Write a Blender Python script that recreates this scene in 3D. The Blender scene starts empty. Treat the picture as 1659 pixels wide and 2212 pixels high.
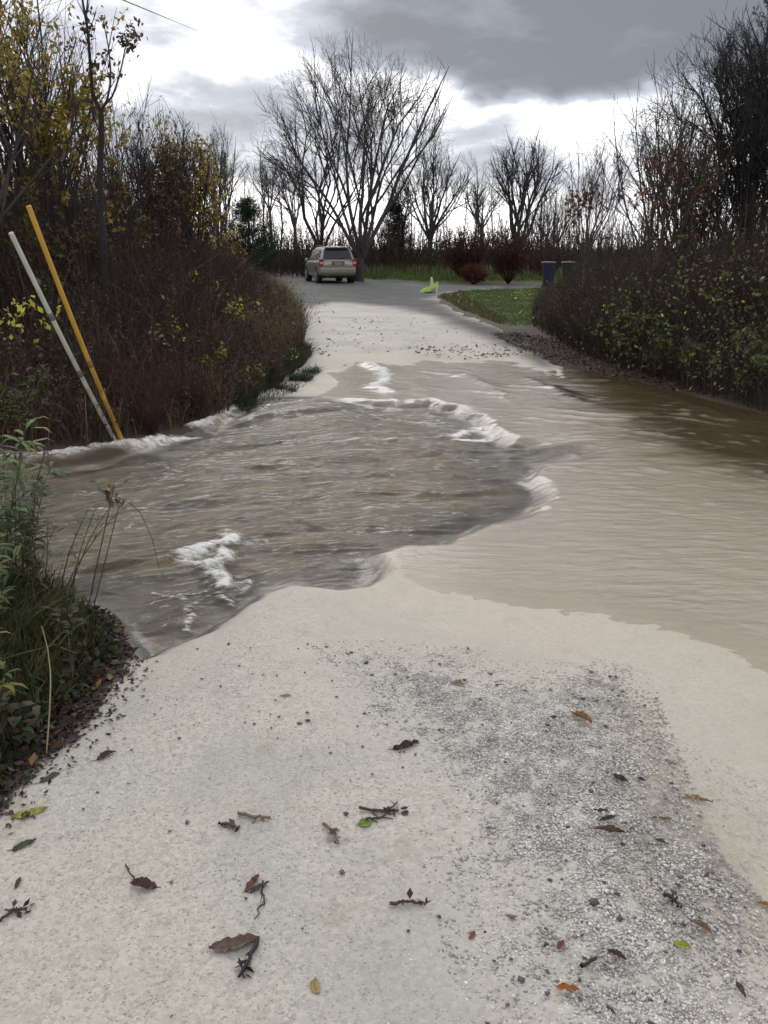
import bpy, math, random
import numpy as np
from mathutils import Vector, Matrix

# ------------------------------------------------------------------ camera, sky, sun, exposure
S = bpy.context.scene
COL = S.collection
PITCH = math.radians(17.63)
EYE = 1.6
F = 1790.0
cam_d = bpy.data.cameras.new('camera')
cam = bpy.data.objects.new('camera', cam_d)
COL.objects.link(cam)
cam.location = (0, 0, EYE)
cam.rotation_euler = (math.pi/2 - PITCH, 0, 0)
cam_d.sensor_fit = 'VERTICAL'
cam_d.angle = 2*math.atan(1106/F)
cam_d.clip_start = 0.05
cam_d.clip_end = 3000
S.camera = cam
S.view_settings.view_transform = 'Standard'
S.view_settings.look = 'None'
S.view_settings.exposure = 0.17
S.view_settings.gamma = 1.0

SUN_AZ, SUN_EL = math.radians(-14), math.radians(30)     # azimuth from +y towards +x
sd = bpy.data.lights.new('sun', 'SUN')
sd.energy = 0.8
sd.angle = math.radians(35)
sd.color = (1.0, 0.96, 0.9)
so = bpy.data.objects.new('sun', sd)
COL.objects.link(so)
sdir = Vector((math.sin(SUN_AZ)*math.cos(SUN_EL), math.cos(SUN_AZ)*math.cos(SUN_EL), math.sin(SUN_EL)))
so.rotation_euler = sdir.to_track_quat('Z', 'Y').to_euler()


def ray(px, py):
    cx = (px-829.5)/F
    cy = (1106-py)/F
    return np.array([cx, math.cos(PITCH)+cy*math.sin(PITCH), -math.sin(PITCH)+cy*math.cos(PITCH)])


def G(px, py, z=0.0):
    """point of the photograph on the ground (height z)"""
    d = ray(px, py)
    t = (z-EYE)/d[2]
    return np.array([d[0]*t, d[1]*t, z])


def A(px, py, y):
    """point of the photograph at the distance y"""
    d = ray(px, py)
    t = y/d[1]
    return np.array([d[0]*t, y, EYE+d[2]*t])


# ---- world: physical sky behind a broken deck of rain cloud
W = bpy.data.worlds.new('World')
S.world = W
W.use_nodes = True
nt = W.node_tree
for n in list(nt.nodes):
    nt.nodes.remove(n)


class NB:
    """little node builder"""
    def __init__(self, tree):
        self.t = tree

    def n(self, typ, **kw):
        nd = self.t.nodes.new(typ)
        for k, v in kw.items():
            setattr(nd, k, v)
        return nd

    def put(self, sock, v):
        if v is None:
            return
        if hasattr(v, 'is_output'):
            self.t.links.new(v, sock)
        else:
            sock.default_value = v

    def m(self, op, a, b=None, c=None, clamp=False):
        nd = self.n('ShaderNodeMath', operation=op)
        nd.use_clamp = clamp
        self.put(nd.inputs[0], a)
        self.put(nd.inputs[1], b)
        if c is not None:
            self.put(nd.inputs[2], c)
        return nd.outputs[0]

    def mix(self, f, a, b, blend='MIX'):
        nd = self.n('ShaderNodeMix', data_type='RGBA', blend_type=blend)
        self.put(nd.inputs[0], f)
        self.put(nd.inputs[6], a)
        self.put(nd.inputs[7], b)
        return nd.outputs[2]

    def noise(self, vec, scale, detail=4, rough=0.5, dist=0.0):
        nd = self.n('ShaderNodeTexNoise')
        if vec is not None:
            self.put(nd.inputs['Vector'], vec)
        nd.inputs['Scale'].default_value = scale
        nd.inputs['Detail'].default_value = detail
        nd.inputs['Roughness'].default_value = rough
        nd.inputs['Distortion'].default_value = dist
        return nd.outputs['Fac']

    def ramp(self, v, a, b, lo=0.0, hi=1.0):
        nd = self.n('ShaderNodeMapRange')
        nd.clamp = True
        self.put(nd.inputs[0], v)
        nd.inputs[1].default_value = a
        nd.inputs[2].default_value = b
        nd.inputs[3].default_value = lo
        nd.inputs[4].default_value = hi
        return nd.outputs[0]

    def mapping(self, vec, scale=(1, 1, 1), rot=(0, 0, 0)):
        nd = self.n('ShaderNodeMapping')
        self.put(nd.inputs['Vector'], vec)
        nd.inputs['Scale'].default_value = scale
        nd.inputs['Rotation'].default_value = rot
        return nd.outputs[0]


b = NB(nt)
tc = b.n('ShaderNodeTexCoord')
sky = b.n('ShaderNodeTexSky')
sky.sky_type = 'NISHITA'
sky.sun_disc = False
sky.sun_elevation = SUN_EL
sky.sun_rotation = SUN_AZ
sep = b.n('ShaderNodeSeparateXYZ')
nt.links.new(tc.outputs['Generated'], sep.inputs[0])
dx, dy, dz = sep.outputs
az = b.m('ARCTAN2', dx, dy)
el = b.m('ARCSINE', dz)
n1 = b.noise(b.mapping(tc.outputs['Generated'], (3.0, 3.0, 6.0)), 2.2, 6, 0.55, 0.25)
n2 = b.noise(b.mapping(tc.outputs['Generated'], (2.4, 2.4, 5.0), (0.3, 0.2, 1.0)), 1.6, 5, 0.5, 0.2)
azw = b.m('ADD', az, b.m('MULTIPLY', b.m('SUBTRACT', n1, 0.5), 0.42))
elw = b.m('ADD', el, b.m('MULTIPLY', b.m('SUBTRACT', n2, 0.5), 0.26))


def blob(px, py, rx, ry, amt, p=1.0):
    d = ray(px, py)
    d = d/np.linalg.norm(d)
    a0, e0 = math.atan2(d[0], d[1]), math.asin(d[2])
    u = b.m('DIVIDE', b.m('SUBTRACT', azw, a0), rx/F)
    v = b.m('DIVIDE', b.m('SUBTRACT', elw, e0), ry/F)
    q = b.m('ADD', b.m('MULTIPLY', u, u), b.m('MULTIPLY', v, v))
    q = b.m('POWER', q, p) if p != 1.0 else q
    g = b.m('EXPONENT', b.m('MULTIPLY', q, -1.0))
    return b.m('MULTIPLY', g, amt)


acc = None
for args in [(1290, 40, 560, 120, 0.95, 2.0), (1700, 110, 260, 170, 0.50), (1060, 175, 110, 45, 0.40),
             (90, 60, 330, 150, 0.36), (430, 255, 300, 62, 0.50, 1.5), (720, 380, 330, 75, 0.40),
             (1030, 305, 190, 55, 0.36), (330, 400, 300, 80, 0.22), (1250, 400, 260, 60, 0.36),
             (1150, -330, 900, 170, 0.75), (-600, 100, 400, 300, 0.5)]:
    g = blob(*args)
    acc = g if acc is None else b.m('ADD', acc, g)
# away from the picture's part of the sky: the same cloud deck, half open
away = b.ramp(b.m('ADD', dy, b.m('MULTIPLY', dz, -0.9)), -0.1, 0.35)
n3 = b.noise(b.mapping(tc.outputs['Generated'], (1.5, 1.5, 4.0)), 1.7, 6, 0.55, 0.3)
gen = b.ramp(n3, 0.38, 0.62, 0.0, 0.75)
acc = b.m('ADD', acc, b.m('MULTIPLY', gen, b.m('SUBTRACT', 1.0, away)))
tex = b.ramp(b.noise(b.mapping(tc.outputs['Generated'], (4, 4, 11)), 3.0, 7, 0.6, 0.3), 0.3, 0.7, -0.20, 0.10)
acc = b.m('ADD', acc, tex, clamp=True)
cr = b.n('ShaderNodeValToRGB')
els = cr.color_ramp.elements
els[0].position = 0.0
els[0].color = (1.65, 1.66, 1.70, 1)
els[1].position = 1.0
els[1].color = (0.20, 0.21, 0.24, 1)
e = els.new(0.20); e.color = (1.15, 1.15, 1.18, 1)
e = els.new(0.42); e.color = (0.56, 0.595, 0.68, 1)
e = els.new(0.75); e.color = (0.30, 0.32, 0.37, 1)
nt.links.new(acc, cr.inputs[0])
cloud = b.n('ShaderNodeVectorMath', operation='SCALE')
nt.links.new(cr.outputs[0], cloud.inputs[0])
cloud.inputs['Scale'].default_value = 10.0
wcol = b.mix(0.92, sky.outputs[0], cloud.outputs[0])
bg = b.n('ShaderNodeBackground')
nt.links.new(wcol, bg.inputs[0])
bg.inputs[1].default_value = 0.1
wo = b.n('ShaderNodeOutputWorld')
nt.links.new(bg.outputs[0], wo.inputs[0])

# ------------------------------------------------------------------ helpers
rng = np.random.default_rng(7)
random.seed(7)


def tag(o, label=None, cat=None, group=None, kind=None):
    if label: o['label'] = label
    if cat: o['category'] = cat
    if group: o['group'] = group
    if kind: o['kind'] = kind
    return o


def empty(name, loc, label, cat, group=None, rz=0.0):
    o = bpy.data.objects.new(name, None)
    o.empty_display_size = 0.2
    COL.objects.link(o)
    o.location = loc
    o.rotation_euler = (0, 0, rz)
    return tag(o, label, cat, group)


def hash2(ix, iy, seed):
    h = (ix.astype(np.int64)*374761393 + iy.astype(np.int64)*668265263 + seed*982451653) & 0x7fffffff
    h = (h ^ (h >> 13))*1274126177 & 0x7fffffff
    return ((h ^ (h >> 16)) & 0xffff)/65535.0


def vnoise(x, y, seed=0):
    x = np.asarray(x, float); y = np.asarray(y, float)
    ix = np.floor(x); iy = np.floor(y)
    fx = x-ix; fy = y-iy
    fx = fx*fx*fx*(fx*(fx*6-15)+10); fy = fy*fy*fy*(fy*(fy*6-15)+10)
    a = hash2(ix, iy, seed); c = hash2(ix+1, iy, seed)
    d = hash2(ix, iy+1, seed); e_ = hash2(ix+1, iy+1, seed)
    return ((a*(1-fx)+c*fx)*(1-fy)+(d*(1-fx)+e_*fx)*fy)*2-1


def fbm(x, y, octv=4, seed=0, gain=0.5):
    s = 0; a = 1.0; t = 0
    for i in range(octv):
        c_, s_ = math.cos(0.6*i), math.sin(0.6*i)
        s = s+a*vnoise((x*c_-y*s_)*2**i+i*17.3, (x*s_+y*c_)*2**i-i*9.1, seed+i)
        t += a
        a *= gain
    return s/t


def sstep(x, a=0.0, b_=1.0):
    t = np.clip((x-a)/(b_-a), 0, 1)
    return t*t*(3-2*t)


def gpoly(pts, z=0.0):
    return np.array([G(px, py, z)[:2] for px, py in pts])


def seg_dist(x, y, poly, closed=True):
    d = np.full(x.shape, 1e9)
    n = len(poly)
    for i in range(n if closed else n-1):
        a = poly[i]; c = poly[(i+1) % n]
        vx, vy = c-a
        L = vx*vx+vy*vy+1e-12
        t = np.clip(((x-a[0])*vx+(y-a[1])*vy)/L, 0, 1)
        d = np.minimum(d, np.hypot(x-a[0]-t*vx, y-a[1]-t*vy))
    return d


def inside(x, y, poly):
    r = np.zeros(x.shape, bool)
    n = len(poly)
    for i in range(n):
        a = poly[i]; c = poly[(i+1) % n]
        cond = ((a[1] > y) != (c[1] > y))
        xi = (c[0]-a[0])*(y-a[1])/((c[1]-a[1]) if abs(c[1]-a[1]) > 1e-12 else 1e-12)+a[0]
        r ^= cond & (x < xi)
    return r


def sdist(x, y, poly):
    """signed: positive inside"""
    return np.where(inside(x, y, poly), 1, -1)*seg_dist(x, y, poly)


class Geo:
    def __init__(self):
        self.v = []; self.f = []; self.c = []; self.n = 0

    def add(self, v, f, c):
        v = np.asarray(v, float).reshape(-1, 3)
        c = np.asarray(c, float)
        if c.ndim == 1:
            c = np.tile(c, (len(v), 1))
        self.v.append(v); self.f.append(np.asarray(f, np.int64)+self.n); self.c.append(c)
        self.n += len(v)

    def build(self, name, mat, parent=None, smooth=False, origin=None, attrs=None):
        V = np.concatenate(self.v); C = np.concatenate(self.c)
        if origin is not None:
            V = V-np.asarray(origin)
        me = bpy.data.meshes.new(name)
        fs = [f for f in self.f]
        quads = np.concatenate([f for f in fs if f.shape[1] == 4]) if any(f.shape[1] == 4 for f in fs) else np.zeros((0, 4), int)
        tris = np.concatenate([f for f in fs if f.shape[1] == 3]) if any(f.shape[1] == 3 for f in fs) else np.zeros((0, 3), int)
        me.vertices.add(len(V)); me.vertices.foreach_set('co', V.astype(np.float32).ravel())
        loops = np.concatenate([quads.ravel(), tris.ravel()]).astype(np.int32)
        starts = np.concatenate([np.arange(len(quads))*4, len(quads)*4+np.arange(len(tris))*3]).astype(np.int32)
        me.loops.add(len(loops)); me.loops.foreach_set('vertex_index', loops)
        me.polygons.add(len(starts)); me.polygons.foreach_set('loop_start', starts)
        me.update(calc_edges=True)
        me.validate()
        ca = me.color_attributes.new('col', 'FLOAT_COLOR', 'POINT')
        if C.shape[1] == 3:
            C = np.concatenate([C, np.ones((len(C), 1))], 1)
        ca.data.foreach_set('color', C.astype(np.float32).ravel())
        if smooth:
            me.polygons.foreach_set('use_smooth', np.ones(len(me.polygons), bool))
        me.materials.append(mat)
        o = bpy.data.objects.new(name, me)
        COL.objects.link(o)
        if parent is not None:
            o.parent = parent
        return o


def norm(a):
    return a/(np.linalg.norm(a, axis=-1, keepdims=True)+1e-9)


def tubes(geo, P, R, k=3, col=(0.1, 0.1, 0.1), cvar=0.0):
    M, n = P.shape[:2]
    T = norm(np.gradient(P, axis=1))
    ref = norm(rng.normal(size=(M, 1, 3)))
    U = norm(np.cross(T, ref)); V = np.cross(T, U)
    a = np.arange(k)*2*np.pi/k
    v = P[:, :, None, :]+R[:, :, None, None]*(np.cos(a)[None, None, :, None]*U[:, :, None, :]+np.sin(a)[None, None, :, None]*V[:, :, None, :])
    i = np.arange(M)[:, None, None]*n*k+np.arange(n-1)[None, :, None]*k
    j = np.arange(k)[None, None, :]; j2 = (j+1) % k
    f = np.stack([i+j, i+j2, i+k+j2, i+k+j], -1).reshape(-1, 4)
    col = np.asarray(col, float)
    if col.ndim == 1:
        col = np.tile(col, (M, 1))
    col = col*(1+cvar*rng.uniform(-1, 1, (M, 1)))
    c = np.repeat(col, n*k, axis=0)
    geo.add(v, f, c)


def grow(P, R, nch, t0, t1, ang, lenfac, nout, up=0.2, wig=0.12, rfac=0.55, taper=0.25, droop=None, minlen=None, tipf=0.55):
    M, n = P.shape[:2]
    L = np.linalg.norm(np.diff(P, axis=1), axis=2).sum(1)
    t = (np.arange(nch)[None, :]+rng.uniform(0, 1, (M, nch)))/nch*(t1-t0)+t0
    s = t*(n-1)
    i0 = np.clip(s.astype(int), 0, n-2); fr = (s-i0)[..., None]
    m = np.arange(M)[:, None]
    B = P[m, i0]*(1-fr)+P[m, i0+1]*fr
    T = norm(P[m, i0+1]-P[m, i0])
    r = (R[m, i0]*(1-fr[..., 0])+R[m, i0+1]*fr[..., 0])
    a = ang*rng.uniform(0.65, 1.35, (M, nch, 1))
    pr = norm(np.cross(T, rng.normal(size=(M, nch, 3))))
    D = np.cos(a)*T+np.sin(a)*pr
    ln = lenfac*L[:, None]*(1-tipf*t)*rng.uniform(0.65, 1.25, (M, nch))
    if minlen is not None:
        ln = np.maximum(ln, minlen)
    B = B.reshape(-1, 3); D = norm(D.reshape(-1, 3)); ln = ln.reshape(-1); r = r.reshape(-1)
    out = np.zeros((len(B), nout, 3)); out[:, 0] = B
    step = ln/(nout-1)
    for q in range(1, nout):
        D = norm(D+np.array([0, 0, up])+rng.normal(size=D.shape)*wig)
        if droop:
            D = norm(D-np.array([0, 0, droop*q/nout]))
        out[:, q] = out[:, q-1]+D*step[:, None]
    r0 = r*rfac
    RR = r0[:, None]*np.linspace(1, taper, nout)[None, :]
    return out, RR


def leaves(geo, P, size, cols, aspect=0.45, upish=0.0, droop=0.0):
    """one folded rhombic leaf blade at each point"""
    N = len(P)
    d = norm(rng.normal(size=(N, 3))+np.array([0, 0, upish-droop]))
    s = norm(np.cross(d, rng.normal(size=(N, 3))))
    nn = np.cross(d, s)
    sz = size*rng.uniform(0.6, 1.3, (N, 1))
    v = np.stack([P, P+d*sz*0.5+s*sz*aspect*0.5+nn*sz*0.06, P+d*sz, P+d*sz*0.5-s*sz*aspect*0.5+nn*sz*0.06], 1)
    f = np.arange(N*4).reshape(N, 4)
    cols = np.asarray(cols)
    c = cols[rng.integers(0, len(cols), N)]*rng.uniform(0.7, 1.25, (N, 1))
    geo.add(v, f, np.repeat(c, 4, axis=0))


def pick(P, n, t0=0.3):
    """n points along polylines"""
    M, k = P.shape[:2]
    m = rng.integers(0, M, n); s = rng.uniform(t0, 1, n)*(k-1)
    i = np.clip(s.astype(int), 0, k-2); fr = (s-i)[:, None]
    return P[m, i]*(1-fr)+P[m, i+1]*fr


# ------------------------------------------------------------------ materials
def material(name):
    m = bpy.data.materials.new(name)
    m.use_nodes = True
    t = m.node_tree
    for n in list(t.nodes):
        t.nodes.remove(n)
    nb = NB(t)
    out = nb.n('ShaderNodeOutputMaterial')
    return m, nb, out


def veg_mat(name, translucent=0.0, rough=0.85, spec=0.2):
    m, nb, out = material(name)
    at = nb.n('ShaderNodeAttribute', attribute_name='col')
    tcc = nb.n('ShaderNodeTexCoord')
    nz = nb.noise(tcc.outputs['Object'], 9.0, 3)
    colr = nb.mix(1.0, at.outputs['Color'], nb.n('ShaderNodeCombineColor').outputs[0], 'MULTIPLY')
    cc = nt_cc = nb.n('ShaderNodeCombineColor')
    f = nb.ramp(nz, 0.3, 0.7, 0.75, 1.25)
    for i in range(3):
        nb.put(cc.inputs[i], f)
    colr = nb.mix(1.0, at.outputs['Color'], cc.outputs[0], 'MULTIPLY')
    bs = nb.n('ShaderNodeBsdfPrincipled')
    nb.put(bs.inputs['Base Color'], colr)
    bs.inputs['Roughness'].default_value = rough
    bs.inputs['Specular IOR Level'].default_value = spec
    if translucent > 0:
        tr = nb.n('ShaderNodeBsdfTranslucent')
        nb.put(tr.inputs[0], colr)
        mx = nb.n('ShaderNodeMixShader')
        mx.inputs[0].default_value = translucent
        nb.put(mx.inputs[1], bs.outputs[0]); nb.put(mx.inputs[2], tr.outputs[0])
        nb.put(out.inputs[0], mx.outputs[0])
    else:
        nb.put(out.inputs[0], bs.outputs[0])
    return m


M_BARK = veg_mat('bark')
M_TWIG = veg_mat('twigs')
M_LEAF = veg_mat('leaf', 0.35, 0.6, 0.3)
M_LITTER = veg_mat('litter', 0.1, 0.62, 0.25)


def simple(name, col, rough=0.5, metal=0.0, coat=0.0, noise=0.15, nscale=6.0, spec=0.5, emis=None, bump=0.0):
    m, nb, out = material(name)
    bs = nb.n('ShaderNodeBsdfPrincipled')
    tcc = nb.n('ShaderNodeTexCoord')
    nz = nb.noise(tcc.outputs['Object'], nscale, 5, 0.6)
    a_ = tuple(c*(1-noise) for c in col)+(1,)
    b_ = tuple(min(1, c*(1+noise)) for c in col)+(1,)
    nb.put(bs.inputs['Base Color'], nb.mix(nb.ramp(nz, 0.3, 0.7), a_, b_))
    bs.inputs['Roughness'].default_value = rough
    bs.inputs['Metallic'].default_value = metal
    bs.inputs['Coat Weight'].default_value = coat
    bs.inputs['Specular IOR Level'].default_value = spec
    if emis:
        bs.inputs['Emission Color'].default_value = tuple(emis[:3])+(1,)
        bs.inputs['Emission Strength'].default_value = emis[3]
    if bump:
        bp = nb.n('ShaderNodeBump')
        bp.inputs['Strength'].default_value = bump
        bp.inputs['Distance'].default_value = 0.01
        nb.put(bp.inputs['Height'], nz)
        nb.put(bs.inputs['Normal'], bp.outputs[0])
    nb.put(out.inputs[0], bs.outputs[0])
    return m


# ------------------------------------------------------------------ the lie of the land (outlines on the ground plane)
CH = gpoly([(-300, 1278), (100, 1285), (190, 1300), (240, 1330), (268, 1395), (292, 1420), (350, 1402), (400, 1376), (450, 1355),
            (500, 1322), (545, 1290), (582, 1268), (632, 1253), (680, 1258), (740, 1262), (795, 1252), (828, 1232), (830, 1205),
            (822, 1182), (880, 1166), (965, 1162), (1020, 1137), (1060, 1120), (1120, 1106), (1170, 1091), (1195, 1062),
            (1182, 1040), (1155, 1018), (1180, 988), (1260, 985), (1330, 975), (1330, 930), (1240, 926), (1180, 936), (1115, 943), (1078, 927), (1040, 898),
            (985, 872), (930, 860), (860, 864), (800, 860), (700, 856), (600, 855), (540, 862), (510, 875), (495, 890), (430, 912),
            (350, 935), (270, 955), (200, 975), (100, 985), (-300, 1000)])
WET = gpoly([(-300, 1278), (100, 1285), (190, 1300), (240, 1330), (268, 1395), (292, 1420), (350, 1402), (400, 1376), (450, 1355),
             (500, 1322), (545, 1290), (620, 1310), (700, 1365), (950, 1430), (1150, 1465), (1290, 1482), (1375, 1560), (1490, 1690), (1720, 1900), (2500, 2300),
             (3400, 1500), (3400, 980), (2300, 935), (1900, 905), (1659, 888), (1600, 875), (1450, 836), (1300, 802), (1180, 776), (1120, 766),
             (950, 768), (800, 776), (700, 772), (655, 785), (600, 830), (560, 850), (510, 875), (495, 890), (430, 912),
             (350, 935), (270, 955), (200, 975), (100, 985), (-300, 1000)])
ROAD = gpoly([(-250, 2150), (-60, 1830), (0, 1745), (85, 1640), (165, 1560), (215, 1490), (272, 1420), (250, 1340), (180, 1270), (150, 1100), (280, 965),
              (350, 940), (430, 915), (500, 880), (560, 850), (600, 828), (640, 775), (655, 735), (645, 690), (620, 655), (560, 612), (520, 590), (450, 580), (200, 572),
              (200, 566), (450, 571), (560, 580), (660, 591), (770, 604), (900, 611), (1000, 613), (1170, 611), (1500, 611), (2200, 612),
              (2200, 630), (1500, 628), (1180, 624), (960, 634), (942, 646), (1000, 680), (1100, 720), (1180, 776), (1260, 860), (1400, 985), (1560, 1110),
              (1750, 1240), (2300, 1500), (3200, 2300), (3200, 3600), (-1500, 3600)])
DARK = gpoly([(600, 700), (640, 668), (720, 655), (850, 664), (950, 690), (1040, 725), (1180, 790), (1180, 776), (1100, 720), (1000, 680),
              (942, 646), (960, 634), (1180, 624), (2200, 632), (2200, 606), (1000, 600), (500, 560), (200, 560), (200, 580), (520, 592), (600, 645)])
LOOSE = gpoly([(780, 1425), (900, 1425), (1000, 1490), (1200, 1492), (1310, 1485), (1352, 1560), (1385, 1650), (1430, 1800), (1480, 1950),
               (1600, 2100), (1760, 2230), (1800, 2500), (1300, 2600), (1160, 2300), (1130, 2000), (1080, 1850), (1045, 1750), (990, 1650), (920, 1570), (850, 1490)])
MUD = gpoly([(1352, 1540), (1450, 1600), (1520, 1700), (1659, 1850), (1900, 2100), (1760, 2230), (1600, 2100), (1480, 1950), (1430, 1800), (1385, 1650)])
LAWN = gpoly([(950, 636), (1185, 625), (1190, 640), (1150, 712), (1090, 705), (1000, 670)])

X_CH_END = G(1290, 955)[0]


def land(x, y):
    """terrain height and water level/depth data at ground points"""
    w = sdist(x, y, WET); c = sdist(x, y, CH); r = sdist(x, y, ROAD)
    wob = 0.05*fbm(x*2.2, y*2.2, 3, 5)+0.035*fbm(x*8, y*8, 4, 15, 0.7)
    cw = c+wob*np.clip(y/6, 0.5, 1.5)
    endf = sstep(-(x-X_CH_END), -0.15, 0.8)
    drop = 0.08*sstep(cw, -0.08, 0.15)*endf
    drop = drop*(1-0.93*sstep(y, 7.8, 8.9)*sstep(-x, 0.0, 0.7))
    level = -0.02-drop-0.03*sstep(-x, 1.5, 4.5)*sstep(cw, -0.05, 0.3)
    thin = 0.032*sstep(w, 0.0, 1.7)
    bed = -0.02+0.02*sstep(-w, 0.0, 0.30)-thin
    z = bed-drop*1.0-0.10*sstep(cw, 0.02, 0.5)*endf
    offroad = sstep(-r, 0.0, 0.9)
    right = sstep(x, 1.0, 2.4)
    z = z-np.where(w > 0, offroad*right*0.30*sstep(w, 0, 0.6), 0)
    land_out = np.clip(-w, 0, 99)
    z = z+np.where(w <= 0, offroad*(0.10*sstep(land_out, 0, 1.2)+0.04*fbm(x*1.3, y*1.3, 3, 8)*sstep(land_out, 0, .6)), 0)
    z = z+0.006*fbm(x*1.7, y*1.7, 3, 3)*(w < 0.3)+0.0015*fbm(x*14, y*14, 2, 31)
    return z, level, w, cw, r, endf


def tess(y0, y1, nrow, ncol, half):
    """rows closer together near the camera, fan-shaped columns"""
    k = np.linspace(0, 1, nrow)
    yy = 1/((1-k)/y0+k/y1)
    tt = np.linspace(-half, half, ncol)
    Y = np.repeat(yy[:, None], ncol, 1)
    X = Y*tt[None, :]+0.0
    return X, Y


def gridfaces(nr, nc, keep=None):
    i = np.arange(nr-1)[:, None]*nc+np.arange(nc-1)[None, :]
    f = np.stack([i, i+1, i+nc+1, i+nc], -1).reshape(-1, 4)
    if keep is not None:
        kf = keep.ravel()
        f = f[kf[f].all(1)]
    return f


def compact(V, f, *arrs):
    used = np.unique(f)
    mp = np.full(len(V), -1); mp[used] = np.arange(len(used))
    return (V[used], mp[f])+tuple(a[used] for a in arrs)


# -- ground sheet
X, Y = tess(0.9, 2500, 560, 420, 1.25)
z, level, w, cw, r, endf = land(X, Y)
far = sstep(Y, 60, 300)
z = z*(1-far)
grass = sstep(sdist(X, Y, LAWN), -0.6, 0.3)
beyond = sstep(Y-G(1000, 612)[1], -1, 1)+0
grass = np.maximum(grass, beyond)
wetg = sstep(w, -0.25, 0.05)
g = Geo()
g.add(np.stack([X, Y, z-0.004], -1), gridfaces(*X.shape), np.stack([grass.ravel(), wetg.ravel(), far.ravel()], 1))
m, nb, out = material('earth')
at = nb.n('ShaderNodeAttribute', attribute_name='col')
sp = nb.n('ShaderNodeSeparateColor'); nb.put(sp.inputs[0], at.outputs['Color'])
tcc = nb.n('ShaderNodeTexCoord')
nz = nb.noise(tcc.outputs['Object'], 5.0, 8, 0.65)
nz2 = nb.noise(tcc.outputs['Object'], 0.6, 4, 0.5)
soil = nb.mix(nb.ramp(nz, 0.3, 0.7), (0.022, 0.015, 0.012, 1), (0.075, 0.05, 0.036, 1))
turf = nb.mix(nb.ramp(nz, 0.35, 0.65), (0.030, 0.060, 0.012, 1), (0.085, 0.12, 0.028, 1))
turf = nb.mix(nb.ramp(nz2, 0.45, 0.7), turf, (0.10, 0.08, 0.035, 1))
cbase = nb.mix(sp.outputs[0], soil, turf)
cbase = nb.mix(nb.m('MULTIPLY', sp.outputs[1], 0.8), cbase, (0.05, 0.038, 0.02, 1))
bs = nb.n('ShaderNodeBsdfPrincipled')
nb.put(bs.inputs['Base Color'], cbase)
bs.inputs['Roughness'].default_value = 0.9
bp = nb.n('ShaderNodeBump'); bp.inputs['Strength'].default_value = 0.7; bp.inputs['Distance'].default_value = 0.03
nb.put(bp.inputs['Height'], nz); nb.put(bs.inputs['Normal'], bp.outputs[0])
nb.put(out.inputs[0], bs.outputs[0])
M_EARTH = m
tag(g.build('ground', M_EARTH, smooth=True), kind='structure')

# -- gravel road sheet
X, Y = tess(0.9, 130, 760, 620, 1.0)
z, level, w, cw, r, endf = land(X, Y)
pondzone = sstep(X, 1.2, 2.2)*sstep(w, 0.1, 1.6)
rr = r+1.6*pondzone+0.10*fbm(X*2.5, Y*2.5, 3, 21)*np.clip(Y/8, 0.4, 3)+0.03*fbm(X*11, Y*11, 2, 22)
zr = z+np.clip(rr*0.15, -0.03, 0.012)
dk = sstep(sdist(X, Y, DARK)/np.clip(Y*0.035, 0.1, 1.2)+0.5*fbm(X*1.2, Y*0.8, 3, 41), -0.6, 0.6)
lo = sstep(sdist(X, Y, LOOSE)+0.26*fbm(X*2.2, Y*2.2, 5, 43, 0.6)+0.02+0.10*fbm(X*14, Y*14, 3, 47), -0.36, 0.42)
mu = sstep(sdist(X, Y, MUD)+0.18*fbm(X*2, Y*2, 4, 44), -0.25, 0.28)
wet = sstep(w+0.16*fbm(X*1.6, Y*1.6, 4, 45), -0.75, 0.45)
rut = np.zeros_like(X)
zr = zr+lo*0.006+lo*0.004*fbm(X*30, Y*30, 2, 46)-mu*0.008
keep = (rr > -0.15)
dk = np.maximum(dk, 0.95*sstep(cw+0.13*sstep(Y, 6.6, 7.6), -0.03, 0.08)*endf)
f = gridfaces(*X.shape, keep=keep)
V, f, C = compact(np.stack([X, Y, zr], -1).reshape(-1, 3), f,
                  np.stack([dk.ravel(), lo.ravel(), mu.ravel(), wet.ravel()], 1))
g = Geo(); g.add(V, f, C)
m, nb, out = material('limestone_gravel')
at = nb.n('ShaderNodeAttribute', attribute_name='col')
sp = nb.n('ShaderNodeSeparateColor'); nb.put(sp.inputs[0], at.outputs['Color'])
tcc = nb.n('ShaderNodeTexCoord'); oc = tcc.outputs['Object']
vo = nb.n('ShaderNodeTexVoronoi'); vo.inputs['Scale'].default_value = 95.0; nb.put(vo.inputs['Vector'], oc)
vo2 = nb.n('ShaderNodeTexVoronoi'); vo2.inputs['Scale'].default_value = 34.0; nb.put(vo2.inputs['Vector'], oc)
spc = nb.n('ShaderNodeSeparateColor'); nb.put(spc.inputs[0], vo.outputs['Color'])
spc2 = nb.n('ShaderNodeSeparateColor'); nb.put(spc2.inputs[0], vo2.outputs['Color'])
big = nb.noise(oc, 1.1, 6, 0.6, 0.4)
mid = nb.noise(oc, 7.0, 5, 0.65)
fine = nb.noise(oc, 120.0, 4, 0.7)
base = nb.mix(nb.ramp(big, 0.40, 0.60), (0.475, 0.42, 0.34, 1), (0.415, 0.395, 0.35, 1))
m2 = nb.noise(oc, 18.0, 4, 0.7, 0.2)
base = nb.mix(nb.ramp(m2, 0.35, 0.7, 0.0, 0.6), base, (0.35, 0.32, 0.27, 1))
base = nb.mix(nb.ramp(mid, 0.3, 0.75, 0.0, 0.55), base, (0.40, 0.375, 0.32, 1))
base = nb.mix(nb.ramp(spc.outputs[0], 0.2, 1.0, 0, 0.65), base, (0.57, 0.53, 0.46, 1))
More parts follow.
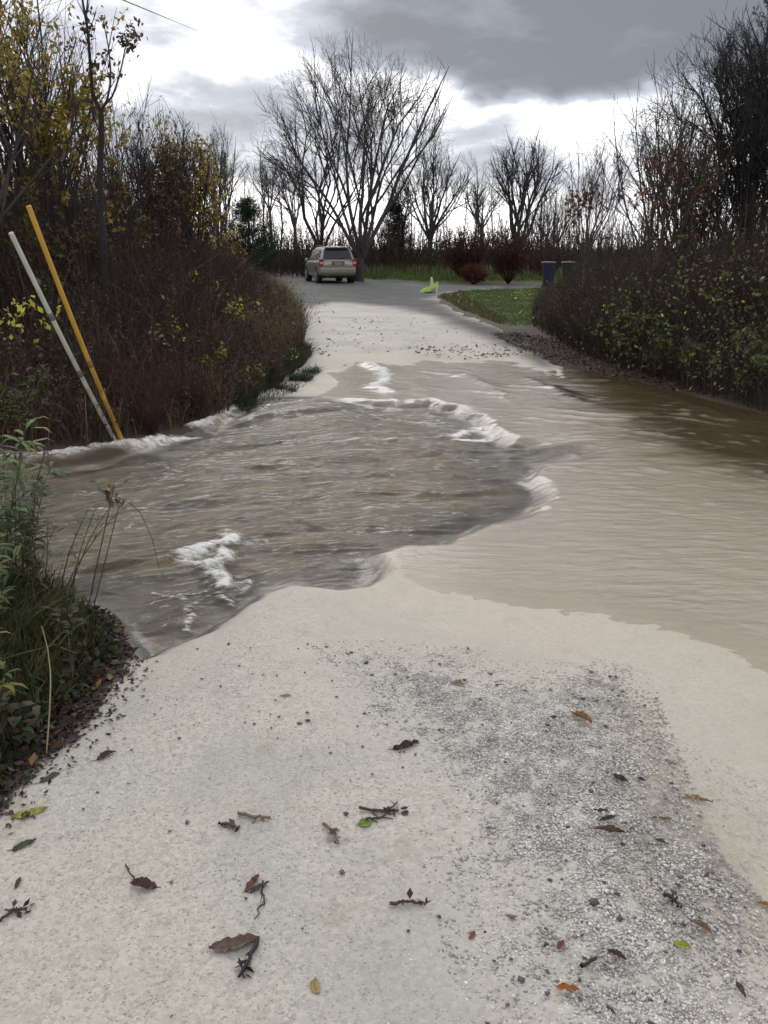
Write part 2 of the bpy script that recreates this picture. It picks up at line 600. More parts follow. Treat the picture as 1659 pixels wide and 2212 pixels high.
base = nb.mix(nb.m('MULTIPLY', nb.ramp(spc.outputs[0], 0.0, 0.22, 0.45, 0.0), nb.ramp(m2, 0.4, 0.6)), base, (0.24, 0.225, 0.205, 1))
dkst = nb.m('MULTIPLY', nb.ramp(spc.outputs[1], 0.90, 0.96), nb.ramp(vo.outputs['Distance'], 0.55, 0.35))
base = nb.mix(nb.m('MULTIPLY', nb.m('MULTIPLY', dkst, 0.5), nb.ramp(mid, 0.45, 0.6)), base, (0.13, 0.12, 0.115, 1))
blot = nb.ramp(nb.noise(oc, 4.1, 4, 0.6, 0.3), 0.60, 0.72)
base = nb.mix(nb.m('MULTIPLY', blot, 0.40), base, (0.20, 0.17, 0.12, 1))
loose = nb.mix(spc.outputs[2], (0.35, 0.33, 0.30, 1), (0.51, 0.48, 0.43, 1))
sta = nb.ramp(nb.noise(oc, 0.9, 4, 0.55, 0.5), 0.50, 0.66)
base = nb.mix(nb.m('MULTIPLY', sta, 0.65), base, (0.31, 0.305, 0.275, 1))
base = nb.mix(nb.m('MULTIPLY', sp.outputs[1], 0.85), base, loose)
base = nb.mix(nb.m('MULTIPLY', sp.outputs[2], 0.7), base, (0.36, 0.325, 0.255, 1))
wetc = nb.mix(nb.ramp(mid, 0.3, 0.7), (0.47, 0.405, 0.32, 1), (0.53, 0.465, 0.375, 1))
base = nb.mix(nb.m('MULTIPLY', at.outputs['Alpha'], 0.55), base, wetc)
dark = nb.mix(nb.ramp(mid, 0.3, 0.7), (0.070, 0.068, 0.066, 1), (0.125, 0.12, 0.113, 1))
base = nb.mix(sp.outputs[0], base, dark)
bs = nb.n('ShaderNodeBsdfPrincipled')
nb.put(bs.inputs['Base Color'], base)
nb.put(bs.inputs['Roughness'], nb.ramp(big, 0.3, 0.7, 0.55, 0.8))
nb.put(bs.inputs['Specular IOR Level'], nb.m('SUBTRACT', 0.35, nb.m('MULTIPLY', sp.outputs[0], 0.25)))
hh = nb.m('ADD', nb.m('MULTIPLY', vo.outputs['Distance'], -0.35), nb.m('ADD', fine, nb.m('MULTIPLY', nb.m('MULTIPLY', vo2.outputs['Distance'], -0.7), sp.outputs[1])))
bp = nb.n('ShaderNodeBump'); bp.inputs['Strength'].default_value = 0.55; bp.inputs['Distance'].default_value = 0.006
nb.put(bp.inputs['Height'], hh); nb.put(bs.inputs['Normal'], bp.outputs[0])
nb.put(out.inputs[0], bs.outputs[0])
tag(g.build('gravel_road', m, smooth=True), kind='structure')

# -- flood water sheet
X, Y = tess(2.4, 20, 1000, 760, 1.15)
z, level, w, cw, r, endf = land(X, Y)
inch = sstep(cw, 0.0, 0.35)*endf
murk = sstep(cw+0.30*fbm(X*1.2, Y*2.5, 4, 87), -0.05, 0.7)*endf
Xn = np.minimum(X, 0.3)-0.3
Xs = X+0.25*fbm(X*0.8, Y*0.8, 3, 60); Ys = Y+0.13*Xn*Xn+0.10*np.maximum(X-0.8, 0)**2+0.30*fbm(X*0.7, Y*0.7, 3, 61)
h = np.zeros_like(X)
# torrent: long lumps drawn out by the flow (to the left)
rid = 1-np.abs(fbm(Xs*0.9, Ys*3.4, 3, 162))*2.2
h += inch*(0.040*fbm(Xs*0.8, Ys*2.6, 3, 62)+0.022*np.clip(rid, 0, 1)**2+0.016*fbm(Xs*3.0, Ys*9, 4, 63, 0.6))
chop = 1-np.abs(fbm(Xs*3.2, Ys*9, 3, 64)); h += inch*0.012*(chop**3)
# thin sheet: fine ripples
h += (1-inch)*0.0016*fbm(Xs*5, Ys*22, 4, 65)*sstep(w, 0, 0.5)
# backwater on the right: wave trains running down towards the gap
pn = sstep(X+0.42*(Y-6)+0.4*fbm(X*0.8, Y*0.8, 2, 201), 1.2, 2.8)*sstep(w, 0, 0.6)*(1-inch)
a1 = fbm(Xs*0.9, Ys*0.9, 3, 66)
u1 = X*0.97+Y*0.22+0.22*a1
u2 = X*0.50+Y*0.87+0.40*fbm(X*1.1, Y*1.1, 3, 67)
u3 = X*0.75+Y*0.60+0.30*fbm(X*1.7, Y*1.7, 3, 167)


def crest(u, lam):
    return (1-np.abs(np.sin(np.pi*u/lam)))**1.6


m1 = sstep(fbm(X*0.5, Y*0.5, 2, 68), -0.5, 0.3); m2_ = sstep(fbm(X*1.1, Y*1.6, 3, 69), -0.15, 0.4); m3 = sstep(fbm(X*1.3, Y*1.8, 3, 169), -0.1, 0.4)
rip = 0.030*crest(u1, 0.85)*m1+0.017*crest(u2, 0.34)*m2_+0.012*crest(u3, 0.22)*m3
rip += 0.004*fbm(X*7, Y*13, 3, 70)
calm = 1-0.75*sstep(-r, 0.6, 2.4)
h += pn*rip*calm
near = 2.0*sstep(X, 0.2, 1.2)*sstep(w, 0.0, 0.5)*(1-inch)*sstep(Y, 2.5, 4.2)
h += near*0.0022*fbm(X*6, Y*17, 4, 71, 0.6)
# foam, and painted ripple glare on the right: (line in the photo, half width m, strength, lift)
foam_glare_lines = [
    ([(796, 800), (815, 808), (828, 818), (828, 835), (812, 850), (836, 858)], 0.10, 1.1, 0.04),
    ([(848, 876), (866, 893)], 0.05, 0.7, 0.02),
    ([(985, 948), (1010, 938), (1040, 938), (1074, 948), (1035, 958), (985, 956)], 0.075, 1.0, 0.03),
    ([(740, 900), (860, 912), (980, 922)], 0.025, 0.55, 0.015),
    ([(700, 962), (780, 955), (870, 957), (960, 948)], 0.03, 0.6, 0.02),
    ([(1190, 985), (1225, 990), (1250, 1006)], 0.03, 0.5, 0.01),  # sunlit glare on the ripples, painted in foam white
    ([(1195, 1028), (1240, 1032)], 0.02, 0.4, 0.01),  # more ripple glare painted white
    ([(495, 1172), (478, 1190), (440, 1200), (400, 1213)], 0.075, 1.2, 0.045),
    ([(492, 1180), (480, 1215), (455, 1228), (474, 1255), (487, 1280)], 0.05, 1.1, 0.05),
    ([(385, 1217), (430, 1222)], 0.04, 0.8, 0.02),
    ([(490, 1180), (440, 1190)], 0.04, 0.9, 0.03),
    ([(478, 1232), (430, 1226)], 0.03, 0.7, 0.02),
    ([(487, 1150), (492, 1160)], 0.03, 0.7, 0.02),
    ([(500, 1275), (535, 1265), (528, 1292)], 0.035, 0.65, 0.03),
    ([(470, 1300), (500, 1315)], 0.03, 0.55, 0.03),
    ([(330, 1285), (375, 1290), (400, 1303)], 0.022, 0.65, 0.015),
    ([(408, 1325), (416, 1345), (405, 1368)], 0.03, 0.6, 0.02),
    ([(-80, 1012), (60, 1004), (140, 998), (200, 986), (260, 976), (310, 974), (350, 962)], 0.09, 0.85, 0.05),
    ([(345, 966), (380, 956), (416, 952)], 0.07, 1.1, 0.03),
    ([(420, 934), (460, 922), (500, 900), (520, 886)], 0.08, 1.05, 0.04),
    ([(560, 866), (600, 862), (660, 858)], 0.03, 0.35, 0.01),
    ([(620, 905), (680, 912)], 0.03, 0.4, 0.01),
    ([(262, 1086), (300, 1088)], 0.035, 0.8, 0.02),
    ([(282, 1106), (308, 1108)], 0.03, 0.7, 0.02),
    ([(215, 1142), (240, 1132)], 0.03, 0.6, 0.02),
    ([(190, 1100), (230, 1108)], 0.03, 0.5, 0.02),
    ([(270, 1145), (282, 1140)], 0.02, 0.6, 0.02),
    ([(795, 1100), (830, 1102), (860, 1096)], 0.035, 0.6, 0.02),
    ([(820, 1133), (838, 1131)], 0.02, 0.5, 0.01),
    ([(345, 1022), (400, 1024)], 0.02, 0.4, 0.01),
    ([(500, 985), (560, 978)], 0.03, 0.35, 0.01),
    ([(100, 1180), (150, 1175)], 0.03, 0.5, 0.02),
]
foam = np.zeros_like(X); bump_f = np.zeros_like(X)
for pts, wd, st, lift in foam_glare_lines:
    pl = gpoly(pts, -0.1)
    bx0, bx1 = pl[:, 0].min()-6*wd, pl[:, 0].max()+6*wd
    by0, by1 = pl[:, 1].min()-6*wd, pl[:, 1].max()+6*wd
    sel = (X > bx0) & (X < bx1) & (Y > by0) & (Y < by1)
    xs, ys = X[sel], Y[sel]
    d = seg_dist(xs+0.7*wd*fbm(xs*7, ys*9, 3, 80), ys+0.6*wd*fbm(xs*7, ys*9, 3, 81), pl, closed=False)
    # foam trails off downstream, to the left
    v = st*np.exp(-(d/wd)**2)
    foam[sel] = np.maximum(foam[sel], v)
    bump_f[sel] = np.maximum(bump_f[sel], lift*np.exp(-(d/(wd*1.3))**2))
lip = np.exp(-((cw-0.06)/0.05)**2)*endf
foam_n = fbm(X*12, Y*28, 4, 82, 0.7)
foam_glare = np.clip(foam*(1.0+0.95*foam_n), 0, 1.3)
caps = sstep(fbm(Xs*2.4, Ys*15, 4, 83, 0.6)+0.30*np.clip(rid, 0, 1)**3, 0.42, 0.72)*inch
foam_glare = np.maximum(foam_glare, 0.5*caps)
h += bump_f*(0.65+0.5*foam_n)
zw = level+h
turb = np.clip(0.30+0.5*inch, 0, 0.86)
dep = np.clip(zw-z, 0, 1)
pond_refl_m = sstep(-r-0.65*sstep(7.6-Y, 0.0, 2.4)+0.45*fbm(X*0.9, Y*3.0, 4, 84)+16*pn*(rip-0.012), -1.0, 0.55)*sstep(X, 1.3, 2.2)  # brown pond water, with dark bush reflections painted in by wave phase
pond_refl_m = np.clip(pond_refl_m+0.45*sstep(X+0.42*(Y-6), 1.5, 2.9)*sstep(w, 0, 0.6)*(1-inch)*sstep(rip, 0.014, 0.034), 0, 1)  # dark reflection streaks painted along the wave crests
zw = zw-0.014*sstep(-w, 0.0, 0.12)
keep = (w > -0.40)
f = gridfaces(*X.shape, keep=keep)
V, f, C = compact(np.stack([X, Y, zw], -1).reshape(-1, 3), f, np.stack([foam_glare.ravel(), murk.ravel(), pond_refl_m.ravel(), sstep(dep, 0.0, 0.024).ravel()], 1))
g = Geo(); g.add(V, f, C)
m, nb, out = material('flood_water')
at = nb.n('ShaderNodeAttribute', attribute_name='col')
sp = nb.n('ShaderNodeSeparateColor'); nb.put(sp.inputs[0], at.outputs['Color'])
tcc = nb.n('ShaderNodeTexCoord'); oc = tcc.outputs['Object']
sx = nb.n('ShaderNodeSeparateXYZ'); nb.put(sx.inputs[0], oc)
xn = nb.m('MINIMUM', nb.m('SUBTRACT', sx.outputs[0], 0.3), 0.0)
yb = nb.m('ADD', sx.outputs[1], nb.m('MULTIPLY', nb.m('MULTIPLY', xn, xn), 0.13))
xr = nb.m('MAXIMUM', nb.m('SUBTRACT', sx.outputs[0], 0.8), 0.0)
yb = nb.m('ADD', yb, nb.m('MULTIPLY', nb.m('MULTIPLY', xr, xr), 0.10))
cx_n = nb.n('ShaderNodeCombineXYZ'); nb.put(cx_n.inputs[0], sx.outputs[0]); nb.put(cx_n.inputs[1], yb)
flow = cx_n.outputs[0]
str1 = nb.noise(nb.mapping(flow, (0.9, 4.2, 1)), 1.7, 6, 0.62, 0.9)
str2 = nb.noise(nb.mapping(flow, (3.5, 13.0, 1)), 3.0, 6, 0.7, 0.6)
torrent = nb.mix(nb.ramp(str1, 0.40, 0.60), (0.072, 0.064, 0.045, 1), (0.185, 0.142, 0.088, 1))  # mud streaks, contrast raised to paint in the dark reflection of the troughs
gz = nb.m('MULTIPLY', nb.ramp(sx.outputs[0], -0.6, -2.2), nb.ramp(nb.noise(flow, 1.3, 4, 0.6), 0.42, 0.62))
torrent = nb.mix(nb.m("MULTIPLY", gz, 0.6), torrent, (0.055, 0.065, 0.036, 1))
torrent = nb.mix(nb.ramp(str2, 0.42, 0.72, 0, 0.75), torrent, (0.21, 0.185, 0.145, 1))
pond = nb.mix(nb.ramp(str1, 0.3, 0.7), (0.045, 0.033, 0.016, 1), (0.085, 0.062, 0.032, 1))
silt = nb.mix(nb.ramp(str2, 0.35, 0.7), (0.50, 0.42, 0.315, 1), (0.58, 0.51, 0.41, 1))
thinm = nb.m('SUBTRACT', 1.0, nb.ramp(sp.outputs[1], 0.0, 0.25))
torrent = nb.mix(thinm, torrent, silt)
mud_refl_col = nb.mix(sp.outputs[2], torrent, pond)
body = nb.n('ShaderNodeBsdfDiffuse'); nb.put(body.inputs[0], mud_refl_col)
clear = nb.n('ShaderNodeBsdfTransparent'); clear.inputs[0].default_value = (0.97, 0.94, 0.88, 1)
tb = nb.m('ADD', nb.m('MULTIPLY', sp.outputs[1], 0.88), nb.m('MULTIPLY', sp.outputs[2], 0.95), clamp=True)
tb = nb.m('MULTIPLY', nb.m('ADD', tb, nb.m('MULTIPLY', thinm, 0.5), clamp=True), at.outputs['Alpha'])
nb.put(clear.inputs[0], nb.mix(at.outputs['Alpha'], (1, 1, 1, 1), (0.99, 0.965, 0.925, 1)))
mx = nb.n('ShaderNodeMixShader'); nb.put(mx.inputs[0], tb); nb.put(mx.inputs[1], clear.outputs[0]); nb.put(mx.inputs[2], body.outputs[0])
gl = nb.n('ShaderNodeBsdfGlossy'); nb.put(gl.inputs['Roughness'], nb.m('ADD', nb.m('MULTIPLY', sp.outputs[1], 0.16), 0.05))
gl.inputs[0].default_value = (0.95, 0.95, 0.95, 1)
bp = nb.n('ShaderNodeBump'); bp.inputs['Distance'].default_value = 0.018
nb.put(bp.inputs['Strength'], nb.m('ADD', nb.m('MULTIPLY', sp.outputs[1], 0.95), 0.14))
b1 = nb.noise(nb.mapping(flow, (3.0, 9.0, 1)), 3.5, 7, 0.68, 0.6)
nb.put(bp.inputs['Height'], b1)
nb.put(gl.inputs['Normal'], bp.outputs[0])
fr = nb.n('ShaderNodeFresnel'); fr.inputs[0].default_value = 1.33; nb.put(fr.inputs['Normal'], bp.outputs[0])
frs = nb.m('MULTIPLY', fr.outputs[0], nb.m('MULTIPLY', at.outputs['Alpha'], nb.m('SUBTRACT', 0.95, nb.m('MULTIPLY', sp.outputs[1], 0.42))), clamp=True)
mx2 = nb.n('ShaderNodeMixShader'); nb.put(mx2.inputs[0], frs); nb.put(mx2.inputs[1], mx.outputs[0]); nb.put(mx2.inputs[2], gl.outputs[0])
fo = nb.n('ShaderNodeBsdfDiffuse'); fo.inputs[0].default_value = (0.74, 0.73, 0.69, 1)
fn = nb.noise(nb.mapping(oc, (0.6, 1.6, 1)), 42.0, 6, 0.75)
ff = nb.ramp(nb.m('ADD', sp.outputs[0], nb.m('MULTIPLY', nb.m('SUBTRACT', fn, 0.5), 2.6)), 0.36, 1.25)
mx3 = nb.n('ShaderNodeMixShader'); nb.put(mx3.inputs[0], ff); nb.put(mx3.inputs[1], mx2.outputs[0]); nb.put(mx3.inputs[2], fo.outputs[0])
nb.put(out.inputs[0], mx3.outputs[0])
tag(g.build('flood_water', m, smooth=True), kind='structure')


def ground_z(x, y):
    x = np.atleast_1d(np.asarray(x, float)); y = np.atleast_1d(np.asarray(y, float))
    z_, lv, w_, c_, r_, e_ = land(x, y)
    return z_


def sample_poly(poly, n, cond=None):
    out_ = []
    lo_, hi_ = poly.min(0), poly.max(0)
    tot = 0
    while tot < n:
        p = rng.uniform(lo_, hi_, (max(2000, n*2), 2))
        p = p[inside(p[:, 0], p[:, 1], poly)]
        if cond is not None and len(p):
            p = p[rng.uniform(0, 1, len(p)) < cond(p)]
        out_.append(p); tot += len(p)
    return np.concatenate(out_)[:n]


# ------------------------------------------------------------------ loose stones on the road
def stones(geo, P, s, cols):
    N = len(P)
    base = np.array([[1, 0, 0], [0, 1, 0], [-1, 0, 0], [0, -1, 0], [0, 0, 1], [0, 0, -1.0],
                     ])
    tri = np.array([[0, 1, 4], [1, 2, 4], [2, 3, 4], [3, 0, 4], [1, 0, 5], [2, 1, 5], [3, 2, 5], [0, 3, 5]])
    v = base[None]*rng.uniform(0.55, 1.25, (N, 6, 1))+rng.normal(size=(N, 6, 3))*0.16
    a = rng.uniform(0, 6.28, N); ca, sa = np.cos(a), np.sin(a)
    v = v*np.array([1.0, 0.8, 0.38])
    x = v[..., 0]*ca[:, None]-v[..., 1]*sa[:, None]; y = v[..., 0]*sa[:, None]+v[..., 1]*ca[:, None]
    v = np.stack([x, y, v[..., 2]], -1)*s[:, None, None]+P[:, None, :]
    f = (np.arange(N)[:, None, None]*6+tri[None]).reshape(-1, 3)
    cols = np.asarray(cols)
    c = cols[rng.integers(0, len(cols), N)]*rng.uniform(0.8, 1.2, (N, 1))
    geo.add(v, f, np.repeat(c, 6, axis=0))


g = Geo()
stone_pal = [(0.54, 0.52, 0.48), (0.46, 0.44, 0.40), (0.55, 0.53, 0.49), (0.30, 0.28, 0.26), (0.60, 0.57, 0.53), (0.26, 0.25, 0.24), (0.38, 0.36, 0.32), (0.36, 0.31, 0.27), (0.48, 0.45, 0.40)]
LOOSE2 = gpoly([(640, 1380), (900, 1380), (1400, 1430), (1460, 1600), (1560, 1850), (1900, 2200), (1950, 2600), (1100, 2700), (980, 2200), (900, 1850), (760, 1560)])


def loose_d(p):
    return sstep(sdist(p[:, 0], p[:, 1], LOOSE)+0.26*fbm(p[:, 0]*2.2, p[:, 1]*2.2, 5, 43, 0.6)+0.02+0.10*fbm(p[:, 0]*14, p[:, 1]*14, 3, 47), -0.34, 0.46)


p = sample_poly(LOOSE2, 44000, lambda p: np.clip(3.2/p[:, 1], 0, 1)**1.2*loose_d(p)**1.5)
zz = ground_z(p[:, 0], p[:, 1])+0.012+0.008*loose_d(p)
stones(g, np.c_[p, zz], np.abs(rng.normal(0.0030, 0.0016, len(p)))+0.0016, stone_pal)
ALLG = gpoly([(-60, 2300), (30, 1800), (290, 1450), (560, 1320), (900, 1440), (1300, 1500), (1700, 1720), (1800, 2300)])
p = sample_poly(ALLG, 26000, lambda p: np.clip(2.4/p[:, 1], 0, 1)**1.6)
zz = ground_z(p[:, 0], p[:, 1])+0.0125
stones(g, np.c_[p, zz], np.abs(rng.normal(0.0016, 0.0010, len(p)))+0.0010, stone_pal[:3]+stone_pal[4:5]+stone_pal[6:7])
p = sample_poly(ALLG, 210, lambda p: 0.15+0.85*sstep(fbm(p[:, 0]*1.5, p[:, 1]*1.5, 3, 120), -0.1, 0.4))
zz = ground_z(p[:, 0], p[:, 1])+0.016
stones(g, np.c_[p, zz], np.abs(rng.normal(0.004, 0.0028, len(p)))+0.002, [(0.07, 0.07, 0.075), (0.12, 0.11, 0.11), (0.16, 0.11, 0.08), (0.05, 0.05, 0.06)])
p = sample_poly(LOOSE2, 260, loose_d)
zz = ground_z(p[:, 0], p[:, 1])+0.020
stones(g, np.c_[p, zz], np.abs(rng.normal(0.005, 0.003, len(p)))+0.002, [(0.07, 0.07, 0.075), (0.12, 0.11, 0.11), (0.66, 0.64, 0.60), (0.05, 0.05, 0.06)])
tag(g.build('loose_gravel', veg_mat('stone', 0.0, 0.6, 0.4)), 'pale and dark loose gravel stones strewn over the wet limestone track', 'gravel', kind='stuff')

# ------------------------------------------------------------------ leaf litter
g = Geo()
LIT = gpoly([(-120, 2000), (-60, 1830), (10, 1745), (95, 1640), (190, 1565), (245, 1480), (285, 1400), (262, 1330), (205, 1290), (150, 1300), (130, 1400), (60, 1500), (-60, 1600), (-200, 1800)])
pal_lit = [(0.030, 0.015, 0.017), (0.045, 0.024, 0.020), (0.022, 0.014, 0.016), (0.06, 0.03, 0.018), (0.05, 0.028, 0.032), (0.03, 0.02, 0.015), (0.03, 0.018, 0.018), (0.16, 0.085, 0.035), (0.07, 0.05, 0.05), (0.03, 0.045, 0.018), (0.04, 0.05, 0.02)]


def litter(geo, poly, n, size, pal, cond=None, lift=0.02):
    p = sample_poly(poly, n, cond)
    zz = ground_z(p[:, 0], p[:, 1])+lift*rng.uniform(0.3, 1.5, n)
    N = n
    d = norm(np.c_[rng.normal(size=(N, 2)), rng.normal(size=N)*0.25])
    s_ = norm(np.cross(d, np.c_[rng.normal(size=(N, 2))*0.3, np.ones(N)]))
    nn = np.cross(s_, d)
    sz = size*rng.uniform(0.5, 1.4, (N, 1))
    P = np.c_[p, zz]
    v = np.stack([P, P+d*sz*0.5+s_*sz*0.26+nn*sz*rng.uniform(-.1, .25, (N, 1)), P+d*sz+nn*sz*0.1, P+d*sz*0.5-s_*sz*0.26+nn*sz*rng.uniform(-.1, .25, (N, 1))], 1)
    pal = np.asarray(pal)
    c = pal[rng.integers(0, len(pal), N)]*rng.uniform(0.6, 1.3, (N, 1))
    geo.add(v, np.arange(N*4).reshape(N, 4), np.repeat(c, 4, axis=0))


litter(g, LIT, 7500, 0.024, pal_lit, lift=0.012)
litter(g, LIT, 260, 0.042, pal_lit, lift=0.018)
LITE = gpoly([(30, 1860), (130, 1700), (240, 1610), (330, 1480), (320, 1400), (285, 1400), (245, 1480), (190, 1565), (95, 1640), (0, 1760)])
litter(g, LITE, 420, 0.020, pal_lit, lambda p: np.exp(-np.maximum(-sdist(p[:, 0], p[:, 1], LIT), 0)/0.07), lift=0.014)
tag(g.build('leaf_litter', M_LITTER), 'dark wet fallen leaves matted along the near left road edge', 'leaf litter', kind='stuff')
g = Geo()
LITR = gpoly([(1060, 722), (1120, 722), (1200, 745), (1330, 778), (1480, 820), (1640, 860), (1500, 850), (1300, 806), (1190, 782), (1100, 745)])
litter(g, LITR, 6500, 0.045, [(0.05, 0.026, 0.02), (0.065, 0.033, 0.025), (0.03, 0.02, 0.017), (0.10, 0.055, 0.035), (0.028, 0.026, 0.015), (0.08, 0.06, 0.03)], lift=0.03)
tag(g.build('leaf_litter', M_LITTER), 'reddish brown fallen leaves lining the foot of the right bank', 'leaf litter', kind='stuff')
g = Geo()
LITF = gpoly([(880, 752), (1000, 748), (1130, 752), (1140, 768), (1000, 776), (900, 768)])
litter(g, LITF, 260, 0.06, [(0.10, 0.05, 0.035), (0.06, 0.035, 0.03), (0.15, 0.09, 0.06)], lift=0.02)
LITF = gpoly([(670, 752), (712, 752), (712, 772), (670, 772)])
litter(g, LITF, 30, 0.06, [(0.16, 0.04, 0.02), (0.10, 0.05, 0.035)], lift=0.02)
LITF = gpoly([(650, 690), (900, 680), (1050, 730), (1100, 765), (700, 765)])
litter(g, LITF, 260, 0.05, [(0.16, 0.10, 0.07), (0.10, 0.08, 0.07), (0.06, 0.05, 0.05)], lift=0.02)
tag(g.build('leaf_litter', M_LITTER), 'line of dark washed-up debris across the far pale gravel', 'leaf litter', kind='stuff')

# ------------------------------------------------------------------ brush thickets
def blades(geo, p, h, pal, wid=0.004, lean=0.35, n=4, z0=None):
    N = len(p)
    zz = ground_z(p[:, 0], p[:, 1]) if z0 is None else np.full(N, z0)
    hh_ = h*rng.uniform(0.5, 1.25, N)
    a = rng.uniform(0, 6.28, N); ln = lean*rng.uniform(0.2, 1.6, N)
    dirv = np.stack([np.cos(a), np.sin(a)], 1)
    t = np.linspace(0, 1, n)
    P = np.zeros((N, n, 3))
    P[:, :, 0] = p[:, 0:1]+dirv[:, 0:1]*(ln*hh_)[:, None]*t**1.8
    P[:, :, 1] = p[:, 1:2]+dirv[:, 1:2]*(ln*hh_)[:, None]*t**1.8
    P[:, :, 2] = zz[:, None]-0.02+hh_[:, None]*t*(1-0.25*ln[:, None]*t)
    side = np.stack([-dirv[:, 1], dirv[:, 0], np.zeros(N)], 1)
    sa = rng.uniform(-1.2, 1.2, N)
    side = side*np.cos(sa)[:, None]+np.c_[dirv, np.zeros(N)]*np.sin(sa)[:, None]
    wv = wid*rng.uniform(0.6, 1.4, N)[:, None]*np.array([0.7, 1.0, 0.8, 0.1])[None, :n]
    L_ = P+side[:, None, :]*wv[..., None]; R_ = P-side[:, None, :]*wv[..., None]
    v = np.stack([L_, R_], 2)
    i = np.arange(N)[:, None]*n*2+np.arange(n-1)[None, :]*2
    f = np.stack([i, i+1, i+3, i+2], -1).reshape(-1, 4)
    pal = np.asarray(pal)
    c = pal[rng.integers(0, len(pal), N)]*rng.uniform(0.65, 1.3, (N, 1))
    geo.add(v, f, np.repeat(c, n*2, axis=0))
    return P


def stems(p, h, lean=0.18, n=6, wig=0.05, dirbias=None):
    N = len(p)
    zz = ground_z(p[:, 0], p[:, 1])
    D = norm(np.c_[rng.normal(size=(N, 2))*lean, np.ones(N)]+(0 if dirbias is None else dirbias))
    P = np.zeros((N, n, 3)); P[:, 0] = np.c_[p, zz-0.03]
    for q in range(1, n):
        D = norm(D+rng.normal(size=D.shape)*wig+np.array([0, 0, 0.02]))
        P[:, q] = P[:, q-1]+D*(h/(n-1))[:, None]
    return P


LBANK = [(-700, 1000), (-300, 984), (100, 968), (200, 960), (262, 946), (350, 930), (430, 908), (495, 888), (512, 876), (560, 850), (600, 826),
         (640, 775), (655, 735), (645, 690), (620, 655), (560, 612), (520, 590)]
lb = gpoly(LBANK)
LTH = np.concatenate([lb, np.array([[-16, 60], [-26, 40], [-22, 20], [-14, 8]])])
print('LBANK', lb.round(1).tolist())


def lh(p):
    d = seg_dist(p[:, 0], p[:, 1], lb, closed=False)
    h_ = 0.35+0.50*np.minimum(d, 1.2)+0.46*np.clip(d-1.0, 0, 4.2)
    return h_*(1+0.55*fbm(p[:, 0]*0.8, p[:, 1]*0.6, 3, 90)+0.25*fbm(p[:, 0]*2.5, p[:, 1]*2.5, 2, 92))


